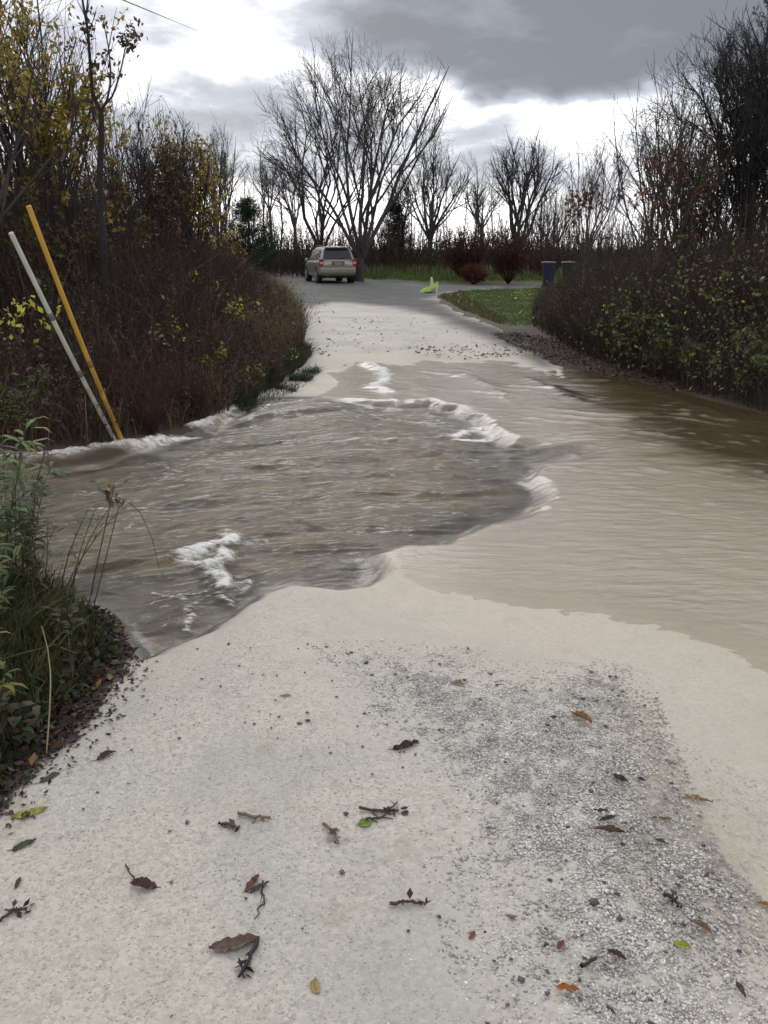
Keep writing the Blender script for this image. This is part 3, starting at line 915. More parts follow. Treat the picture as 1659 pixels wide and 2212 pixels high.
def thicket(name, label, poly, hf, bank, n_stem, n_leaf, pal_stem, pal_leaf, yell=None, front=2.2, grassn=0, gpal=None, seed=1, leafsize=0.05):
    def cond(p):
        d = seg_dist(p[:, 0], p[:, 1], bank, closed=False)
        q = np.where(d < front, 1.0, 0.42*np.exp(-(d-front)/3.5)+0.08)
        return q*np.clip(11/p[:, 1], 0.12, 1.0)
    p = sample_poly(poly, n_stem, cond)
    h_ = hf(p)*rng.uniform(0.55, 1.12, len(p))
    P = stems(p, h_, 0.17, 6, 0.07)
    R = (0.0028+0.0022*rng.random(len(p)))[:, None]*np.linspace(1.2, 0.35, 6)[None, :]*np.clip(p[:, 1]/9, 0.8, 2.2)[:, None]
    g = Geo()
    pal_stem = np.asarray(pal_stem)
    pt = fbm(p[:, 0]*0.9, p[:, 1]*0.6, 3, 95)*0.5+0.5+rng.normal(size=len(p))*0.13
    cs = pal_stem[np.clip((pt*1.5-0.25)*len(pal_stem), 0, len(pal_stem)-1).astype(int)]*0.85
    tubes(g, P, R, 3, cs, 0.3)
    T1, R1 = grow(P, R, 5, 0.25, 1.0, 0.65, 0.42, 4, 0.10, 0.16, 0.6, 0.4)
    tubes(g, T1, R1, 3, np.repeat(cs, 5, axis=0), 0.3)
    sel = rng.random(len(T1)) < 0.65
    T2, R2 = grow(T1[sel], R1[sel], 3, 0.2, 1.0, 0.7, 0.55, 3, 0.05, 0.2, 0.75, 0.5)
    tubes(g, T2, R2, 3, np.repeat(np.repeat(cs, 5, axis=0)[sel], 3, axis=0), 0.3)
    o = tag(g.build(name, M_TWIG), label, 'thicket', kind='stuff')
    g = Geo()
    q = pick(T1, n_leaf, 0.1)
    leaves(g, q, leafsize, pal_leaf, 0.5, 0.0, 0.4)
    pa = sample_poly(poly, 1900, lambda p: np.exp(-seg_dist(p[:, 0], p[:, 1], bank, closed=False)/1.3)*np.clip(9/p[:, 1], 0.2, 1))
    Pa = blades(g, pa, hf(pa)*1.25+0.1, [(0.12, 0.085, 0.065), (0.09, 0.06, 0.05), (0.14, 0.11, 0.08), (0.07, 0.045, 0.04)], 0.0032, 1.0)
    sel_ = rng.random(len(Pa)) < 0.4
    leaves(g, pick(Pa[sel_], 2600, 0.3), 0.05, np.concatenate([np.asarray(pal_leaf), np.asarray(pal_leaf)*1.8]), 0.45, 0.0, 0.4)
    if grassn:
        pg = sample_poly(poly, grassn, lambda p: np.exp(-seg_dist(p[:, 0], p[:, 1], bank, closed=False)/0.55)*np.clip(9/p[:, 1], 0.2, 1))
        Pb = blades(g, pg, hf(pg)*1.0, gpal, 0.0045, 0.4)
        # fluffy seed heads on some of the stalks
        tops = Pb[rng.random(len(Pb)) < 0.35][:, -1]
        q = np.repeat(tops, 5, axis=0)+rng.normal(size=(len(tops)*5, 3))*np.array([0.015, 0.015, 0.05])
        leaves(g, q, 0.03, np.asarray(gpal)*1.1, 0.4)
    if yell:
        for (cx_, cy_, cz_, rad, n_, pal, sz) in yell:
            c_ = np.array([cx_, cy_, cz_])
            d_ = np.linalg.norm(T1[:, -1]-c_, axis=1)
            idx = np.argsort(d_)[:max(20, n_//6)]
            q = pick(T1[idx], n_, 0.0)
            q = q[np.linalg.norm(q-c_, axis=1) < rad*1.7]
            extra = c_+rng.normal(size=(n_//3, 3))*rad*0.42
            q = np.concatenate([q, extra]); hlf = rng.random(len(q)) < 0.5
            leaves(g, q[hlf], sz*1.25, pal, 0.55, 0.0, 0.4); leaves(g, q[~hlf], sz*0.7, pal, 0.5, 0.0, 0.3)
    o2 = g.build('dead_leaves', M_LEAF, parent=o)
    return o


YEL = [(0.50, 0.48, 0.07), (0.40, 0.41, 0.07), (0.55, 0.45, 0.08)]
GRN = [(0.06, 0.10, 0.025), (0.09, 0.12, 0.03), (0.05, 0.08, 0.03)]
yl = []
for (px, py, yd, rad, n_, pal, sz) in [
        (25, 690, 6.8, 0.17, 130, YEL, 0.05), (45, 655, 6.9, 0.10, 50, YEL, 0.05), (100, 690, 7.4, 0.08, 35, YEL, 0.045), (130, 670, 7.6, 0.06, 20, YEL, 0.045),
        (470, 760, 10.0, 0.10, 40, YEL, 0.05), (640, 765, 11.6, 0.08, 30, YEL, 0.05), (545, 800, 10.0, 0.12, 50, YEL, 0.05), (600, 790, 10.8, 0.09, 30, YEL, 0.045),
        (530, 840, 9.4, 0.12, 45, YEL, 0.05), (440, 780, 9.6, 0.12, 40, YEL, 0.045), (515, 655, 12.5, 0.16, 60, YEL, 0.055), (470, 612, 14, 0.12, 30, YEL, 0.05),
        (560, 665, 14, 0.12, 40, YEL, 0.055), (350, 640, 10, 0.07, 14, YEL, 0.045), (310, 520, 10, 0.08, 14, YEL, 0.045), (420, 590, 12, 0.06, 12, YEL, 0.045),
        (245, 470, 9, 0.2, 60, [(0.16, 0.11, 0.03), (0.2, 0.12, 0.03)], 0.05), (380, 705, 9.5, 0.10, 25, YEL, 0.045), (340, 720, 9, 0.12, 30, [(0.2, 0.17, 0.05)], 0.045),
        (600, 720, 13, 0.3, 160, [(0.20, 0.15, 0.07), (0.15, 0.13, 0.05)], 0.05), (500, 505, 22, 0.35, 90, [(0.36, 0.26, 0.06), (0.30, 0.20, 0.05)], 0.08),
        (20, 860, 6.9, 0.3, 120, GRN, 0.06), (120, 640, 7.5, 0.3, 90, GRN, 0.05), (60, 780, 7.0, 0.3, 90, [(0.10, 0.08, 0.04), (0.06, 0.08, 0.03)], 0.05)]:
    c_ = A(px, py, yd)
    yl.append((c_[0], c_[1], c_[2], rad, n_, pal, sz))
STEM_L = [(0.060, 0.045, 0.040), (0.045, 0.034, 0.032), (0.075, 0.050, 0.040), (0.085, 0.040, 0.034), (0.050, 0.045, 0.035)]
LEAF_L = [(0.055, 0.036, 0.026), (0.075, 0.042, 0.028), (0.040, 0.030, 0.025), (0.095, 0.060, 0.030), (0.045, 0.045, 0.025), (0.030, 0.024, 0.022)]
thicket('bramble_thicket', 'dark brown tangled brush filling the left bank behind the leaning poles', LTH, lh, lb, 15000, 75000, STEM_L, LEAF_L, yl,
        grassn=9000, gpal=[(0.13, 0.085, 0.045), (0.085, 0.05, 0.03), (0.10, 0.045, 0.03), (0.17, 0.13, 0.07), (0.07, 0.07, 0.03), (0.06, 0.035, 0.028)])

RBANK = [(2300, 940), (1900, 910), (1659, 890), (1600, 872), (1500, 845), (1400, 815), (1300, 790), (1200, 745), (1150, 712), (1150, 690), (1165, 650), (1200, 632)]
rb = gpoly(RBANK)
RTH = np.concatenate([rb, np.array([[9, 33], [22, 33], [22, 10], [14, 6.4]])])
print('RBANK', rb.round(1).tolist())


def rh(p):
    d = seg_dist(p[:, 0], p[:, 1], rb, closed=False)
    h_ = 0.6+0.85*np.minimum(d, 1.0)+0.25*np.clip(d-1.0, 0, 2.5)
    k_ = sstep(p[:, 1], 11, 20)
    h_ = h_*(1-k_)+np.minimum(h_, 0.25+0.26*d)*k_
    az_ = p[:, 0]/p[:, 1]
    h_ = np.maximum(h_, 1.05*sstep(az_, 0.205, 0.235)*sstep(p[:, 1], 20, 24))
    return h_*(1+0.75*fbm(p[:, 0]*0.9, p[:, 1]*0.7, 3, 91)+0.2*fbm(p[:, 0]*2.5, p[:, 1]*2.5, 2, 93))


GL = [(0.10, 0.12, 0.035), (0.07, 0.095, 0.035), (0.14, 0.14, 0.045), (0.06, 0.075, 0.03)]
yr = []
for (px, py, yd, rad, n_, pal, sz) in [
        (1480, 600, 9.6, 0.45, 420, GL, 0.05), (1560, 640, 9.2, 0.4, 380, GL, 0.05), (1350, 640, 10.8, 0.4, 280, GL, 0.05), (1300, 700, 11.2, 0.35, 260, GL, 0.055),
        (1420, 700, 10.2, 0.35, 300, GL, 0.05), (1600, 740, 8.8, 0.35, 260, GL, 0.05), (1350, 760, 10.8, 0.3, 180, GL, 0.05), (1540, 580, 10, 0.3, 90, [(0.20, 0.09, 0.03), (0.16, 0.10, 0.03)], 0.05),
        (1575, 600, 9.3, 0.25, 40, YEL, 0.04), (1480, 690, 9.6, 0.4, 40, YEL, 0.035), (1320, 660, 10.6, 0.4, 30, YEL, 0.035), (1540, 800, 8.7, 0.3, 150, GL, 0.05),
        (1620, 560, 10, 0.5, 300, GL, 0.05)]:
    c_ = A(px, py, yd)
    yr.append((c_[0], c_[1], c_[2], rad, n_, pal, sz))
thicket('bramble_thicket', 'dark tangled brush with dull green leaves over the flooded right bank', RTH, rh, rb, 12000, 60000,
        [(0.060, 0.042, 0.038), (0.045, 0.034, 0.030), (0.08, 0.045, 0.04), (0.055, 0.05, 0.035)],
        [(0.050, 0.036, 0.026), (0.065, 0.040, 0.028), (0.040, 0.040, 0.022), (0.060, 0.058, 0.028), (0.03, 0.024, 0.02)], yr,
        grassn=3500, gpal=[(0.08, 0.055, 0.035), (0.06, 0.05, 0.03), (0.05, 0.045, 0.025)])


# ------------------------------------------------------------------ trees
def fork(base, limbs, spread, r_l, levels, up, wig, ktwig):
    """limbs that fork again and again; returns a list of (points, radii) per level"""
    a = np.arange(limbs)*2.399+rng.uniform(0, 6)
    sp_ = spread*np.sqrt((np.arange(limbs)+0.4)/limbs)*rng.uniform(0.85, 1.15, limbs)
    D = np.stack([np.sin(sp_)*np.cos(a), np.sin(sp_)*np.sin(a), np.cos(sp_)], 1)
    Pp = np.tile(np.asarray(base, float), (limbs, 1)); r = r_l*rng.uniform(0.7, 1.1, limbs); ln = 1.0*rng.uniform(0.88, 1.12, limbs)
    res = []
    for lv in range(levels):
        M_ = len(Pp); n = 6 if lv < 2 else 4
        Q = np.zeros((M_, n, 3)); Q[:, 0] = Pp
        for q in range(1, n):
            D = norm(D+np.array([0, 0, up])/n+rng.normal(size=D.shape)*wig)
            Q[:, q] = Q[:, q-1]+D*(ln/(n-1))[:, None]
        RR = r[:, None]*np.linspace(1, 0.78, n)[None]
        res.append((Q, RR))
        # leader goes on nearly straight, the side shoot leaves at an angle
        i = rng.integers(max(n-3, 1), n, M_)
        nd1 = norm(D+rng.normal(size=D.shape)*0.13)
        pr = norm(np.cross(D, rng.normal(size=D.shape)))
        an = rng.uniform(0.35, 0.75, (M_, 1))
        nd2 = norm(D*np.cos(an)+pr*np.sin(an)+np.array([0, 0, up*0.6]))
        Pp = np.concatenate([Q[:, -1], Q[np.arange(M_), i]])
        D = np.concatenate([nd1, nd2]); r = np.concatenate([r*0.76, r*0.60])
        ln = np.concatenate([ln*0.86*rng.uniform(0.85, 1.15, M_), ln*0.80*rng.uniform(0.7, 1.15, M_)])
    for k_ in (-3, -2, -1):
        Q, RR = res[k_]
        T, TR = grow(Q, RR, ktwig, 0.1, 1.0, 0.6, 0.85, 4, 0.06, 0.10, 0.6, 0.6, tipf=0.1)
        res.append((T, TR))
    return res


def tree(name, label, cat, base, H, seed, trunk_h=1.0, stems_n=7, spread=0.45, r0=0.16, nb1=9, nb2=7, nb3=4, up=0.10, col=(0.06, 0.052, 0.047),
         leaf=None, n_leaf=0, leaf_size=0.06, group=None, leader=False, ang=0.5, k1=6, droop=None, lenf=0.45, twig_up=0.05, wig=0.05, t0=0.2, minr=0.0, leafzone=None, lean=(0, 0), W_=None, levels=6, ktwig=3):
    global rng
    rng = np.random.default_rng(seed)
    o = empty(name, tuple(base), label, cat, group)
    if W_:
        P = np.zeros((1, 5, 3)); P[0, :, 2] = np.linspace(-0.1, trunk_h, 5); P[0, 1:, 0] += np.cumsum(rng.normal(size=4)*0.02)
        g = Geo(); tubes(g, P, r0*np.array([[1.3, 1.0, 0.92, 0.9, 0.8]]), 8, col)
        g.build('trunk', M_BARK, o, True)
        res = fork(P[0, -1]-[0, 0, 0.12], stems_n, spread, r0*0.52, levels, up*2.2, wig, ktwig)
        allp = np.concatenate([q_.reshape(-1, 3) for q_, _ in res])
        zt = np.percentile(allp[:, 2], 94.0)-trunk_h
        rad = np.percentile(np.hypot(allp[:, 0], allp[:, 1]), 90)
        sc = np.array([W_/2/rad, W_/2/rad, (H-trunk_h)/zt])
        g = Geo()
        for lv, (Q, RR) in enumerate(res):
            Q = (Q-[0, 0, trunk_h])*sc+[0, 0, trunk_h]
            # the crown keeps a rounded outline: shoots that would start outside it are left off
            cen = np.array([0, 0, trunk_h+(H-trunk_h)*0.50]); ax = np.array([W_*0.5, W_*0.5, (H-trunk_h)*0.50])
            rho = np.linalg.norm((Q-cen)/ax, axis=-1)
            rag = 1.0+0.10*rng.normal(size=len(Q))
            upper = Q[:, 0, 2] > cen[2]-ax[2]*0.3
            keep = ~(upper & (rho[:, 0] > rag))
            Q = Q[keep]; RR = RR[keep]; rho = rho[keep]
            out_ = (rho[:, -1] > 0.97)[:, None]
            RR = np.where(out_, RR*np.linspace(1, 0.35, Q.shape[1])[None], RR)
            res[lv] = (Q, RR)
            tubes(g, Q, np.maximum(RR, minr), 5 if lv < 2 else 3, col, 0.2)
        g.build('crown', M_TWIG, o)
        if n_leaf:
            g = Geo()
            src = [pick(q_, n_leaf//3, 0.1) for q_, _ in res[-3:]]
            q = np.concatenate(src)
            if leafzone is not None:
                q = q[leafzone(q)]
            cl = fbm(q[:, 0]*2.0+q[:, 1], q[:, 2]*2.0+q[:, 1]*0.7, 2, seed)
            q = q[cl > -0.05]
            leaves(g, q, leaf_size, leaf, 0.55, 0.0, 0.5)
            g.build('foliage', M_LEAF, o)
        return o
    H = H if leader else H*0.92
    if leader:
        n = 9
        P = np.zeros((1, n, 3)); t = np.linspace(0, 1, n)
        P[0, :, 2] = t*H
        P[0, :, 0] = np.cumsum(rng.normal(size=n)*wig*H/n)+lean[0]*t; P[0, :, 1] = np.cumsum(rng.normal(size=n)*wig*H/n)+lean[1]*t
        P[0, 0, :2] = 0
        R = r0*np.linspace(1, 0.15, n)[None, :]**0.8
        g = Geo(); tubes(g, P, R, 7, col)
        g.build('trunk', M_BARK, o, True)
        P1, R1 = grow(P, R, stems_n, t0, 0.95, ang, lenf, 6, up, 0.08, 0.5, 0.25, droop)
    else:
        P = np.zeros((1, 4, 3)); P[0, :, 2] = np.linspace(-0.1, trunk_h, 4); P[0, 1:, 0] += rng.normal()*0.03
        R = r0*np.array([[1.25, 1.0, 0.95, 0.9]])
        g = Geo(); tubes(g, P, R, 8, col)
        g.build('trunk', M_BARK, o, True)
        a = np.arange(stems_n)*2.399+rng.uniform(0, 6)
        sp_ = spread*np.sqrt((np.arange(stems_n)+0.5)/stems_n)*rng.uniform(0.85, 1.15, stems_n)
        D = np.stack([np.sin(sp_)*np.cos(a), np.sin(sp_)*np.sin(a), np.cos(sp_)], 1)
        L = (H-trunk_h)*(0.94-0.20*(sp_/max(spread, .01))**2)*rng.uniform(0.9, 1.03, stems_n)
        n = 8
        P1 = np.zeros((stems_n, n, 3)); P1[:, 0] = np.array([0, 0, trunk_h*0.9])+D*0.02
        Dc = D.copy()
        for q in range(1, n):
            Dc = norm(Dc+np.array([0, 0, up*0.35])+rng.normal(size=D.shape)*wig*0.8)
            P1[:, q] = P1[:, q-1]+Dc*(L/(n-1))[:, None]
        R1 = r0*0.34*rng.uniform(0.65, 1.15, (stems_n, 1))*np.linspace(1, 0.10, n)[None, :]
    R1 = np.maximum(R1, minr)
    g = Geo(); tubes(g, P1, R1, 5, col, 0.15)
    P2, R2 = grow(P1, R1, nb1, 0.22, 1.0, ang, lenf, 6, up, 0.07, 0.6, 0.25, droop, tipf=0.35)
    R2 = np.maximum(R2, minr); tubes(g, P2, R2, 3, col, 0.2)
    P3, R3 = grow(P2, R2, nb2, 0.25, 1.0, ang*1.1, 0.48, 4, twig_up, 0.10, 0.6, 0.4, droop, tipf=0.2)
    R3 = np.maximum(R3, minr*0.9); tubes(g, P3, R3, 3, col, 0.2)
    if nb3:
        P4, R4 = grow(P3, R3, nb3, 0.2, 1.0, ang*1.2, 0.65, 3, twig_up, 0.12, 0.7, 0.5, droop, tipf=0.2)
        R4 = np.maximum(R4, minr*0.8); tubes(g, P4, R4, 3, np.asarray(col)*1.15, 0.2)
    else:
        P4 = P3
    g.build('crown', M_TWIG, o)
    if n_leaf:
        g = Geo()
        q = pick(P4, n_leaf, 0.2)
        if leafzone is not None:
            q = q[leafzone(q)]
        # leaves hang in clumps
        cl = fbm(q[:, 0]*2.2+q[:, 1], q[:, 2]*2.2+q[:, 1]*0.7, 2, seed)
        q = q[cl > -0.15]
        leaves(g, q, leaf_size, leaf, 0.55, 0.0, 0.5)
        g.build('foliage', M_LEAF, o)
    return o


BK = (0.060, 0.053, 0.049)
BK2 = (0.095, 0.085, 0.080)
# the big many-stemmed maple behind the car
p0 = G(775, 603)
MY = 44.0
tree('maple_tree', 'tall bare many-stemmed tree spreading above the parked beige car', 'tree', (A(776, 600, MY)[0], MY, 0), 10.7, 11, trunk_h=1.3, W_=9.6, levels=7, ktwig=4, stems_n=8,
     spread=0.66, r0=0.23, nb1=11, nb2=10, nb3=7, up=0.035, ang=0.44, lenf=0.32, wig=0.045, minr=0.0045, col=BK)


def put(px, py_base, y):
    return (A(px, py_base, y)[0], y, 0)


def ht(py_top, y):
    return A(800, py_top, y)[2]


tree('bare_tree', 'bare multi-trunked tree directly behind the car, left of the big maple', 'tree', put(690, 600, 52), ht(232, 52), 12, trunk_h=1.5, W_=7.5, ktwig=2, levels=6, stems_n=6, spread=0.50,
     r0=0.22, nb1=12, nb2=9, nb3=6, ang=0.45, lenf=0.38, minr=0.005, col=BK)
tree('bare_tree', 'bare tree with a rounded purple-grey crown right of the big maple', 'tree', put(928, 600, 54), ht(312, 54), 13, trunk_h=2.2, W_=5.6, ktwig=3, levels=6, stems_n=7, spread=0.68,
     r0=0.2, nb1=12, nb2=10, nb3=6, ang=0.5, lenf=0.40, minr=0.0048, col=(0.062, 0.055, 0.056))
tree('bare_tree', 'slender bare tree between the rounded crown and the paired trunks', 'tree', put(1040, 600, 60), ht(385, 60), 14, trunk_h=3.0, W_=4.0, levels=5, ktwig=3, stems_n=6, spread=0.6,
     r0=0.15, nb1=10, nb2=9, nb3=6, ang=0.5, lenf=0.38, minr=0.005, col=BK2)
tree('bare_tree', 'bare fan-shaped tree with paired trunks above the red shrubs', 'tree', put(1118, 600, 52), ht(292, 52), 15, trunk_h=1.5, W_=5.0, ktwig=3, levels=6, stems_n=7, spread=0.58,
     r0=0.22, nb1=12, nb2=10, nb3=6, ang=0.42, lenf=0.38, minr=0.0048, col=BK)
tree('bare_tree', 'small leaning bare tree right of the fan-shaped one', 'tree', put(1175, 600, 54), ht(400, 54), 16, trunk_h=0.8, W_=4.4, levels=5, ktwig=3, stems_n=6, spread=0.55,
     r0=0.13, nb1=10, nb2=9, nb3=5, ang=0.5, lenf=0.42, minr=0.005, col=BK2)
tree('bare_tree', 'pale slim bare tree left of the dark pine', 'tree', put(483, 600, 50), ht(278, 50), 17, trunk_h=1.5, W_=3.4, levels=5, ktwig=3, stems_n=8, spread=0.5,
     r0=0.16, nb1=12, nb2=8, nb3=5, ang=0.42, lenf=0.38, minr=0.005, col=(0.10, 0.09, 0.082))
tree('bare_tree', 'thin bare tree just right of the dark pine', 'tree', put(590, 600, 58), ht(345, 58), 18, trunk_h=4, W_=3.6, levels=5, ktwig=2, stems_n=5, spread=0.42,
     r0=0.11, nb1=10, nb2=9, nb3=5, ang=0.5, lenf=0.42, minr=0.005, col=BK2)
tree('bare_tree', 'bare tree half hidden behind the left flank of the maple', 'tree', put(640, 600, 60), ht(330, 60), 19, trunk_h=3, W_=5.0, levels=5, ktwig=3, stems_n=7, spread=0.40,
     r0=0.14, nb1=10, nb2=9, nb3=5, ang=0.5, lenf=0.42, minr=0.005, col=BK2)
tree('bare_tree', 'bare tree showing low behind the right limbs of the maple', 'tree', put(868, 600, 58), ht(390, 58), 20, trunk_h=3, W_=4.6, levels=5, ktwig=3, stems_n=6, spread=0.4,
     r0=0.14, nb1=10, nb2=9, nb3=5, ang=0.5, lenf=0.42, minr=0.005, col=BK2)

# right side trees
OR = [(0.16, 0.065, 0.030), (0.13, 0.055, 0.030), (0.20, 0.09, 0.04)]
tree('sapling', 'young tree clad in hanging rust brown leaves beside the bins', 'tree', put(1262, 600, 19), ht(300, 19), 31, trunk_h=1.3, W_=1.7, levels=5, ktwig=2, stems_n=7, spread=0.45, r0=0.045,
     nb1=7, nb2=4, nb3=2, ang=0.5, lenf=0.34, minr=0.0032, col=(0.10, 0.08, 0.07), leaf=OR, n_leaf=420, leaf_size=0.11, leafzone=lambda q: q[:, 2] < 2.9, up=0.15)
tree('sapling', 'tall whippy tree with long bare shoots and a few rust leaves over the right thicket', 'tree', put(1415, 600, 15), ht(165, 15), 32, trunk_h=0.9, W_=2.3, levels=5, ktwig=2, stems_n=10, spread=0.50, r0=0.055,
     nb1=8, nb2=5, nb3=3, ang=0.45, lenf=0.34, minr=0.003, col=(0.075, 0.058, 0.05), leaf=OR, n_leaf=700, leaf_size=0.09, leafzone=lambda q: q[:, 2] < 3.2, up=0.16)
tree('bare_tree', 'broad twiggy bare tree behind the whippy sapling', 'tree', put(1470, 600, 24), ht(225, 24), 33, trunk_h=1.0, W_=3.4, levels=6, ktwig=3, stems_n=9, spread=0.5, r0=0.09,
     nb1=10, nb2=8, nb3=5, ang=0.5, lenf=0.4, minr=0.0038, col=BK)
tree('bare_tree', 'dark dense crooked tree crowding the right edge', 'tree', put(1600, 600, 16), ht(60, 16), 34, trunk_h=1.0, W_=4.0, levels=7, ktwig=4, up=0.05, stems_n=12, spread=0.42, r0=0.11,
     nb1=13, nb2=10, nb3=7, ang=0.6, lenf=0.46, minr=0.003, col=(0.038, 0.034, 0.032), wig=0.09)
tree('bare_tree', 'second dark dense tree cut off by the right edge', 'tree', put(1730, 600, 14.5), ht(-40, 14.5), 35, trunk_h=1.0, W_=3.8, levels=7, ktwig=4, up=0.05, stems_n=11, spread=0.42, r0=0.11,
     nb1=13, nb2=10, nb3=7, ang=0.6, lenf=0.46, minr=0.003, col=(0.038, 0.034, 0.032), wig=0.09)
tree('birch_tree', 'tallest feathery bare tree rising at the top right corner', 'tree', put(1592, 600, 22), ht(-60, 22), 36, leader=True, stems_n=26, r0=0.075, t0=0.40,
     nb1=9, nb2=8, nb3=5, ang=0.7, lenf=0.24, minr=0.0034, up=0.12, droop=0.22, col=(0.060, 0.054, 0.052), wig=0.02)
tree('bare_tree', 'low bushy bare tree filling in left of the dense crooked one', 'tree', put(1530, 600, 18), ht(300, 18), 37, trunk_h=0.5, W_=3.0, ktwig=4, levels=6, stems_n=9, spread=0.6, r0=0.08,
     nb1=9, nb2=8, nb3=5, ang=0.6, lenf=0.4, minr=0.0035, col=(0.045, 0.04, 0.037))

# left side trees
YO = [(0.38, 0.28, 0.06), (0.30, 0.23, 0.05), (0.24, 0.20, 0.05), (0.42, 0.29, 0.07)]
BR = [(0.15, 0.09, 0.035), (0.11, 0.07, 0.035), (0.20, 0.12, 0.04)]
tree('sapling', 'tall dark forked sapling standing out against the sky behind the poles', 'tree', put(222, 600, 10.5), 3.2, 41, trunk_h=0.4, stems_n=1, spread=0.0, r0=0.045,
     nb1=1, nb2=1, nb3=0, col=(0.03, 0.027, 0.026))
FORK = bpy.context.scene.objects[-1] if False else None
tree('willow_tree', 'yellow-leaved tree with many thin trunks at the top left corner', 'tree', put(60, 600, 13), ht(-60, 13), 42, trunk_h=0.8, W_=3.2, levels=5, ktwig=2, stems_n=12, spread=0.34, r0=0.085,
     nb1=9, nb2=6, nb3=4, ang=0.42, lenf=0.32, minr=0.003, col=(0.055, 0.046, 0.04), leaf=YO, n_leaf=8000, leaf_size=0.085)
tree('willow_tree', 'slim yellow-leaved tree between the corner tree and the forked sapling', 'tree', put(135, 600, 12), ht(50, 12), 43, trunk_h=0.8, W_=1.6, levels=5, ktwig=2, stems_n=5, spread=0.20, r0=0.06,
     nb1=9, nb2=6, nb3=4, ang=0.42, lenf=0.28, minr=0.003, col=(0.055, 0.046, 0.04), leaf=YO, n_leaf=5000, leaf_size=0.085)
tree('sapling', 'olive-leaved bushy tree low on the left behind the poles', 'tree', put(120, 600, 11.5), ht(275, 11.5), 44, trunk_h=0.3, stems_n=14, spread=0.65, r0=0.05,
     nb1=9, nb2=6, nb3=3, ang=0.5, lenf=0.36, minr=0.0034, col=(0.05, 0.04, 0.035), leaf=[(0.17, 0.12, 0.03), (0.12, 0.10, 0.03), (0.10, 0.06, 0.03)], n_leaf=7000, leaf_size=0.06)
tree('sapling', 'brown-leaved shrubby tree left of the yellow-topped one', 'tree', put(345, 600, 17), ht(285, 17), 45, trunk_h=0.8, W_=2.2, levels=5, ktwig=3, stems_n=9, spread=0.42, r0=0.07,
     nb1=8, nb2=6, nb3=4, ang=0.5, lenf=0.34, minr=0.004, col=(0.05, 0.043, 0.04), leaf=BR, n_leaf=2600, leaf_size=0.085)
tree('sapling', 'yellow-topped shrubby tree where the left brush drops towards the road', 'tree', put(418, 600, 18), ht(268, 18), 46, trunk_h=0.8, W_=1.9, levels=5, ktwig=3, stems_n=9, spread=0.40, r0=0.07,
     nb1=8, nb2=6, nb3=4, ang=0.5, lenf=0.34, minr=0.004, col=(0.05, 0.043, 0.04), leaf=[(0.48, 0.35, 0.07), (0.36, 0.26, 0.06), (0.22, 0.14, 0.05)], n_leaf=4200, leaf_size=0.09)
tree('bare_tree', 'thin leafless tree left of the brown-leaved shrubby one', 'tree', put(285, 600, 15), ht(195, 15), 47, trunk_h=0.8, W_=2.0, levels=5, ktwig=2, stems_n=7, spread=0.32, r0=0.05,
     nb1=7, nb2=5, nb3=3, ang=0.45, lenf=0.34, minr=0.003, col=(0.045, 0.04, 0.038), leaf=[(0.20, 0.08, 0.03)], n_leaf=160, leaf_size=0.07)
tree('bare_tree', 'dark leafless tree with a bowed trunk behind the brown-leaved sapling', 'tree', put(392, 600, 24), ht(330, 24), 48, trunk_h=0.8, W_=3.4, levels=5, ktwig=3, stems_n=8, spread=0.5, r0=0.09,
     nb1=8, nb2=7, nb3=4, ang=0.55, lenf=0.38, minr=0.004, col=(0.045, 0.04, 0.038))
tree('bare_tree', 'leafless tree reaching over the top left corner of the view', 'tree', put(-60, 600, 9.5), ht(-150, 9.5), 49, trunk_h=1.2, W_=2.6, levels=5, ktwig=2, stems_n=8, spread=0.42, r0=0.06,
     nb1=8, nb2=6, nb3=3, ang=0.5, lenf=0.36, minr=0.003, col=(0.05, 0.043, 0.04), leaf=YO, n_leaf=900, leaf_size=0.06)

# forked sapling: its real limbs, shaped after the photo
rng = np.random.default_rng(77)
fk = [o for o in COL.objects if o.get('label', '').startswith('tall dark forked')][0]
for ch in list(fk.children):
    bpy.data.objects.remove(ch)


def limb(pts, y0, y1, r_a, r_b, n=10):
    P = np.array([A(px, py, y0+(y1-y0)*i/(len(pts)-1)) for i, (px, py) in enumerate(pts)])
    t = np.linspace(0, len(P)-1, n); i = np.clip(t.astype(int), 0, len(P)-2); fr = (t-i)[:, None]
    Q = P[i]*(1-fr)+P[i+1]*fr
    return Q[None], np.linspace(r_a, r_b, n)[None]


org = np.array(fk.location)
P, R = limb([(228, 640), (222, 520), (215, 380), (219, 300), (218, 238)], 10.5, 10.5, 0.045, 0.032)
P[0, 0, 2] = 0
g = Geo(); tubes(g, P, R, 7, (0.03, 0.027, 0.026)); g.build('trunk', M_BARK, fk, True, origin=org)
g = Geo()
ls = [limb([(218, 240), (200, 205), (195, 140), (190, 68), (178, 0), (172, -40)], 10.5, 10.2, 0.026, 0.008),
      limb([(218, 290), (203, 255), (198, 200)], 10.5, 10.7, 0.018, 0.006),
      limb([(218, 240), (232, 215), (240, 170), (236, 110), (222, 40)], 10.5, 10.9, 0.018, 0.005),
      limb([(222, 232), (245, 205), (262, 150), (272, 95), (286, 85)], 10.5, 10.3, 0.014, 0.004),
      limb([(190, 70), (186, 30), (192, -30)], 10.2, 10.1, 0.012, 0.005),
      limb([(222, 520), (205, 430), (172, 300), (158, 220), (150, 120)], 10.5, 10.9, 0.016, 0.005)]
tips = []
for P, R in ls:
    tubes(g, P, R, 5, (0.032, 0.029, 0.028))
    Q, QR = grow(P, R, 8, 0.35, 1.0, 0.45, 0.30, 5, 0.15, 0.08, 0.6, 0.35)
    QR = np.maximum(QR, 0.003); tubes(g, Q, QR, 3, (0.035, 0.03, 0.03)); tips.append(Q)
